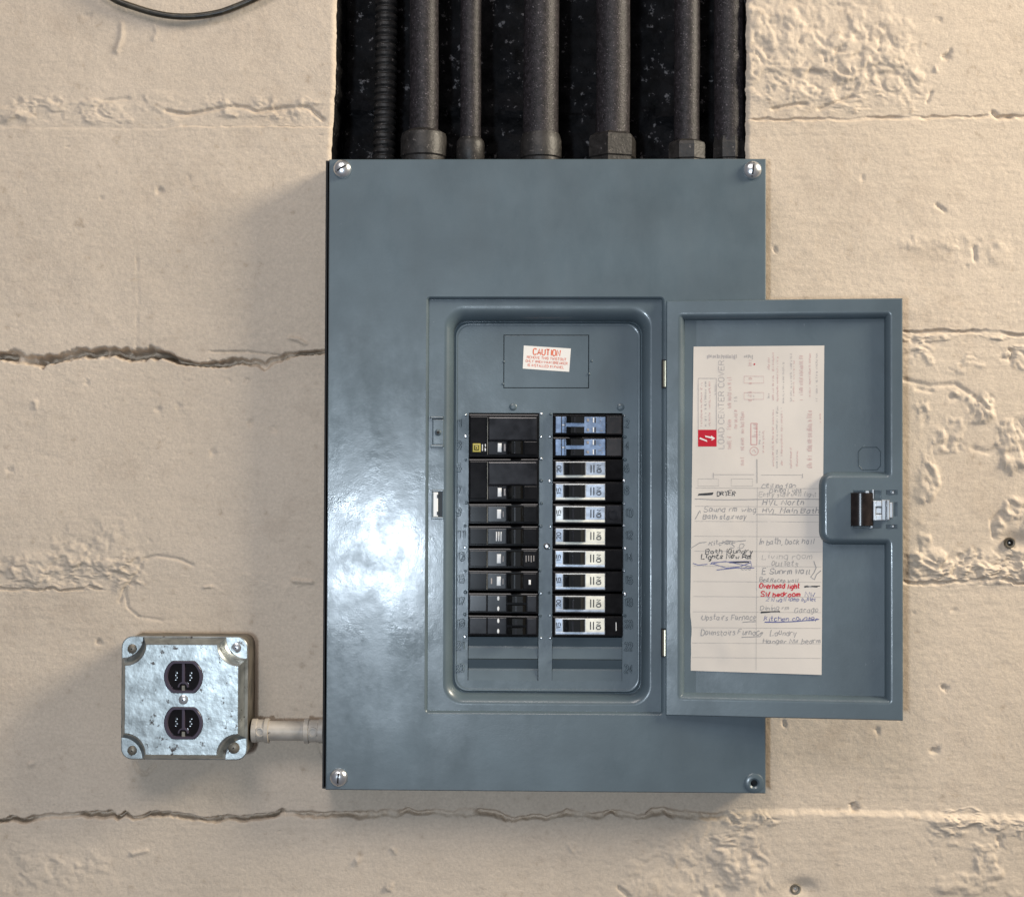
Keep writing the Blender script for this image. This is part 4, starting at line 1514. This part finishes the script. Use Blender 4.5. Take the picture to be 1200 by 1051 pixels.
def bite(x0, x1, z0, z1, r, ins, seg=9):
    """square with its corners bitten out in a quarter circle, inset"""
    out = []
    x0, x1, z0, z1 = x0 + ins, x1 - ins, z0 + ins, z1 - ins
    rr_ = r
    for cx, cz, a0 in ((x1, z0, math.pi), (x1, z1, 1.5 * math.pi), (x0, z1, 0.0), (x0, z0, .5 * math.pi)):
        for k in range(seg + 1):
            t = a0 - math.pi / 2 * k / seg
            out.append((cx + rr_ * math.cos(t), cz + rr_ * math.sin(t)))
    return out


HT = .0105
px0, px1, pz0, pz1 = qx0 + .0006, qx1 - .0006, qz0 + .0006, qz1 - .0006
lo = []
for t in np.linspace(0, 1, 7):
    s = t * t * (3 - 2 * t)
    lo.append(at(bite(px0, px1, pz0, pz1, .0180, .0056 * t), YB - .0002 - HT * s))
b.ring(lo, M_GALV, True)
YC = YB - .0002 - HT
sock = []
for py_ in (793, 847):
    cz_, cx_ = Z(py_, YC, 215), X(215, YC, py_)
    rr_, hh_ = 23.0 * S, 19.0 * S

    def face(k, rr_=rr_, hh_=hh_, cx_=cx_, cz_=cz_):
        out = []
        for q in range(40):
            a = 2 * math.pi * q / 40
            out.append((cx_ + k * rr_ * math.cos(a), cz_ + max(-hh_ * k, min(hh_ * k, k * rr_ * math.sin(a)))))
        return out
    sock.append((cx_, cz_, face))
top = [(p[0], p[2]) for p in lo[-1]]
b.fill(top, [s[2](1.0) for s in sock], YC, M_GALV)
for s in sock:
    b.ring([at(s[2](1.0), YC), at(s[2](1.0), YC + .003)], M_GALV, False)
cov = opart(b, 'raised_cover')
for cx_, cz_, face in sock:
    b = MB()
    b.ring([at(face(.985), YC + .004), at(face(.985), YC - .0008), at(face(.95), YC - .0016), at(face(.84), YC - .0016), at(face(.80), YC + .0012)], M_SOCKET, True)
    b.fill(face(.80), [], YC + .0012, M_SOCKETIN)
    b.box(cx_ - .0013, cx_ + .0013, YC - .0012, YC + .0012, cz_ - .006, cz_ + .0125, M_SOCKET, .0006)
    # ground hole hood
    n = 10
    lp = lambda r, y: [(cx_ + r * math.cos(math.pi * k / n), y, cz_ - .0085 + r * math.sin(math.pi * k / n)) for k in range(n + 1)]
    b.ring([lp(.0048, YC + .0012), lp(.0045, YC - .0014), lp(.0034, YC - .0014), lp(.0031, YC + .001)], M_SOCKET, True, closed=False)
    b.box(cx_ - .0015, cx_ + .0015, YC - .0002, YC + .0012, cz_ - .0125, cz_ - .0072, M_GALVB, .0003)
    for sx, ln in ((-1, .0040), (1, .0033)):
        xx = cx_ + sx * .0062
        b.box(xx - .0010, xx + .0010, YC + .0004, YC + .0013, cz_ - ln + .001, cz_ + ln + .001, M_HANDLE)
        for q in range(4):
            b.box(xx - .0008 + .0012 * (q % 2), xx + .0000 + .0012 * (q % 2), YC + .0001, YC + .0006, cz_ - .003 + q * .002, cz_ - .0022 + q * .002, M_STEEL)
    opart(b, 'socket')
for px_, py_, r_, yy, mt, ang in ((215, 819.5, .0042, YC, M_STEEL, 1.1), (155, 760, .0042, YB, M_GALVB, .5), (277, 759, .0044, YB, M_STEEL, .2), (155, 879, .0042, YB, M_GALVB, 2.4), (274, 876, .0052, YB, M_GALVB, .9)):
    b = MB()
    x, z = X(px_, yy, py_), Z(py_, yy, px_)
    b.disc_stack(x, z, [(r_, yy + .0004), (r_ * .95, yy - .001), (r_ * .6, yy - .0018), (r_ * .1, yy - .0020)], mt, 18)
    dxx, dzz = math.cos(ang), math.sin(ang)
    b.add([(x + dxx * s * r_ * .85 - dzz * q * .0005, yy - .00215 + .0009 * abs(s), z + dzz * s * r_ * .85 + dxx * q * .0005) for q in (-1, 1) for s in (-1, 0, 1)], [(0, 1, 4, 3), (1, 2, 5, 4)], M_TUB)
    opart(b, 'screw')

# short conduit between outlet box and panel
yn = 0.0165
zn = Z(856, yn, 335)
xa, xb = qx1 + .0004, bx0 - .0004
nip = thing('short_conduit', 'short painted conduit joining the outlet box to the panel side', 'conduit', ((xa + xb) / 2, yn, zn))
NO = Vector(nip.location)
b = MB()
b.tube([(X(308, yn, 856), yn, zn), (X(366, yn, 856), yn, zn)], 11.6 * S, M_PIPEPAINT, 24)
o = b.build('pipe', nip)
o.location = -NO
for (a0, a1, sx) in ((xa, X(316, yn, 856), 304), (X(356.5, yn, 856), xb, 366)):
    b = MB()
    r1 = 14.2 * S
    L_ = a1 - a0
    prof_ = [(0, .9), (.03, 1), (.30, 1), (.34, .93), (.72, .93), (.76, 1.04), (.97, 1.04), (1, .86)]
    if sx > 350:
        prof_ = [(0, .86), (.03, 1.04), (.24, 1.04), (.28, .93), (.70, .93), (.74, 1), (.97, 1), (1, .9)]
    b.tube([(a0 + L_ * q[0], yn, zn) for q in prof_], [r1 * q[1] for q in prof_], M_PIPEPAINT, 24)
    xs_ = X(sx, yn - r1, 856)
    b.disc_stack(xs_, zn + .0003, [(.0044, yn - r1 * .80), (.0042, yn - r1 * .98), (.0030, yn - r1 * 1.0), (.0027, yn - r1 * .93), (.0002, yn - r1 * .93)], M_PIPEPAINT, 16)
    o = b.build('connector', nip)
    o.location = -NO

# ------------------------------------------------------------------ plugs left in the wall
for ax, ay, lab in ((1183, 636, 'small metal wall plug in the ragged joint beside the open panel door'),
                    (932, 1041, 'small metal wall plug in a brown gouge below the empty screw hole')):
    y = YW + .0005
    x, z = X(ax, y, ay), Z(ay, y, ax)
    t = thing('wall_plug', lab, 'wall plug', (x, y, z), 'wall plugs')
    b = MB()
    b.disc_stack(0, 0, [(.0046, .006), (.0046, -.0016), (.0040, -.0024), (.0028, -.0022), (.0022, .004)], M_GALVB, 18, cap=False)
    b.build('sleeve', t)
    b = MB()
    b.disc_stack(0, 0, [(.0023, .0035), (.0001, .0035)], M_TUB, 12)
    b.disc_stack(0, 0, [(.0011, .0034), (.0009, -.0006), (.0001, -.0010)], M_STEEL, 10)
    b.build('pin', t)
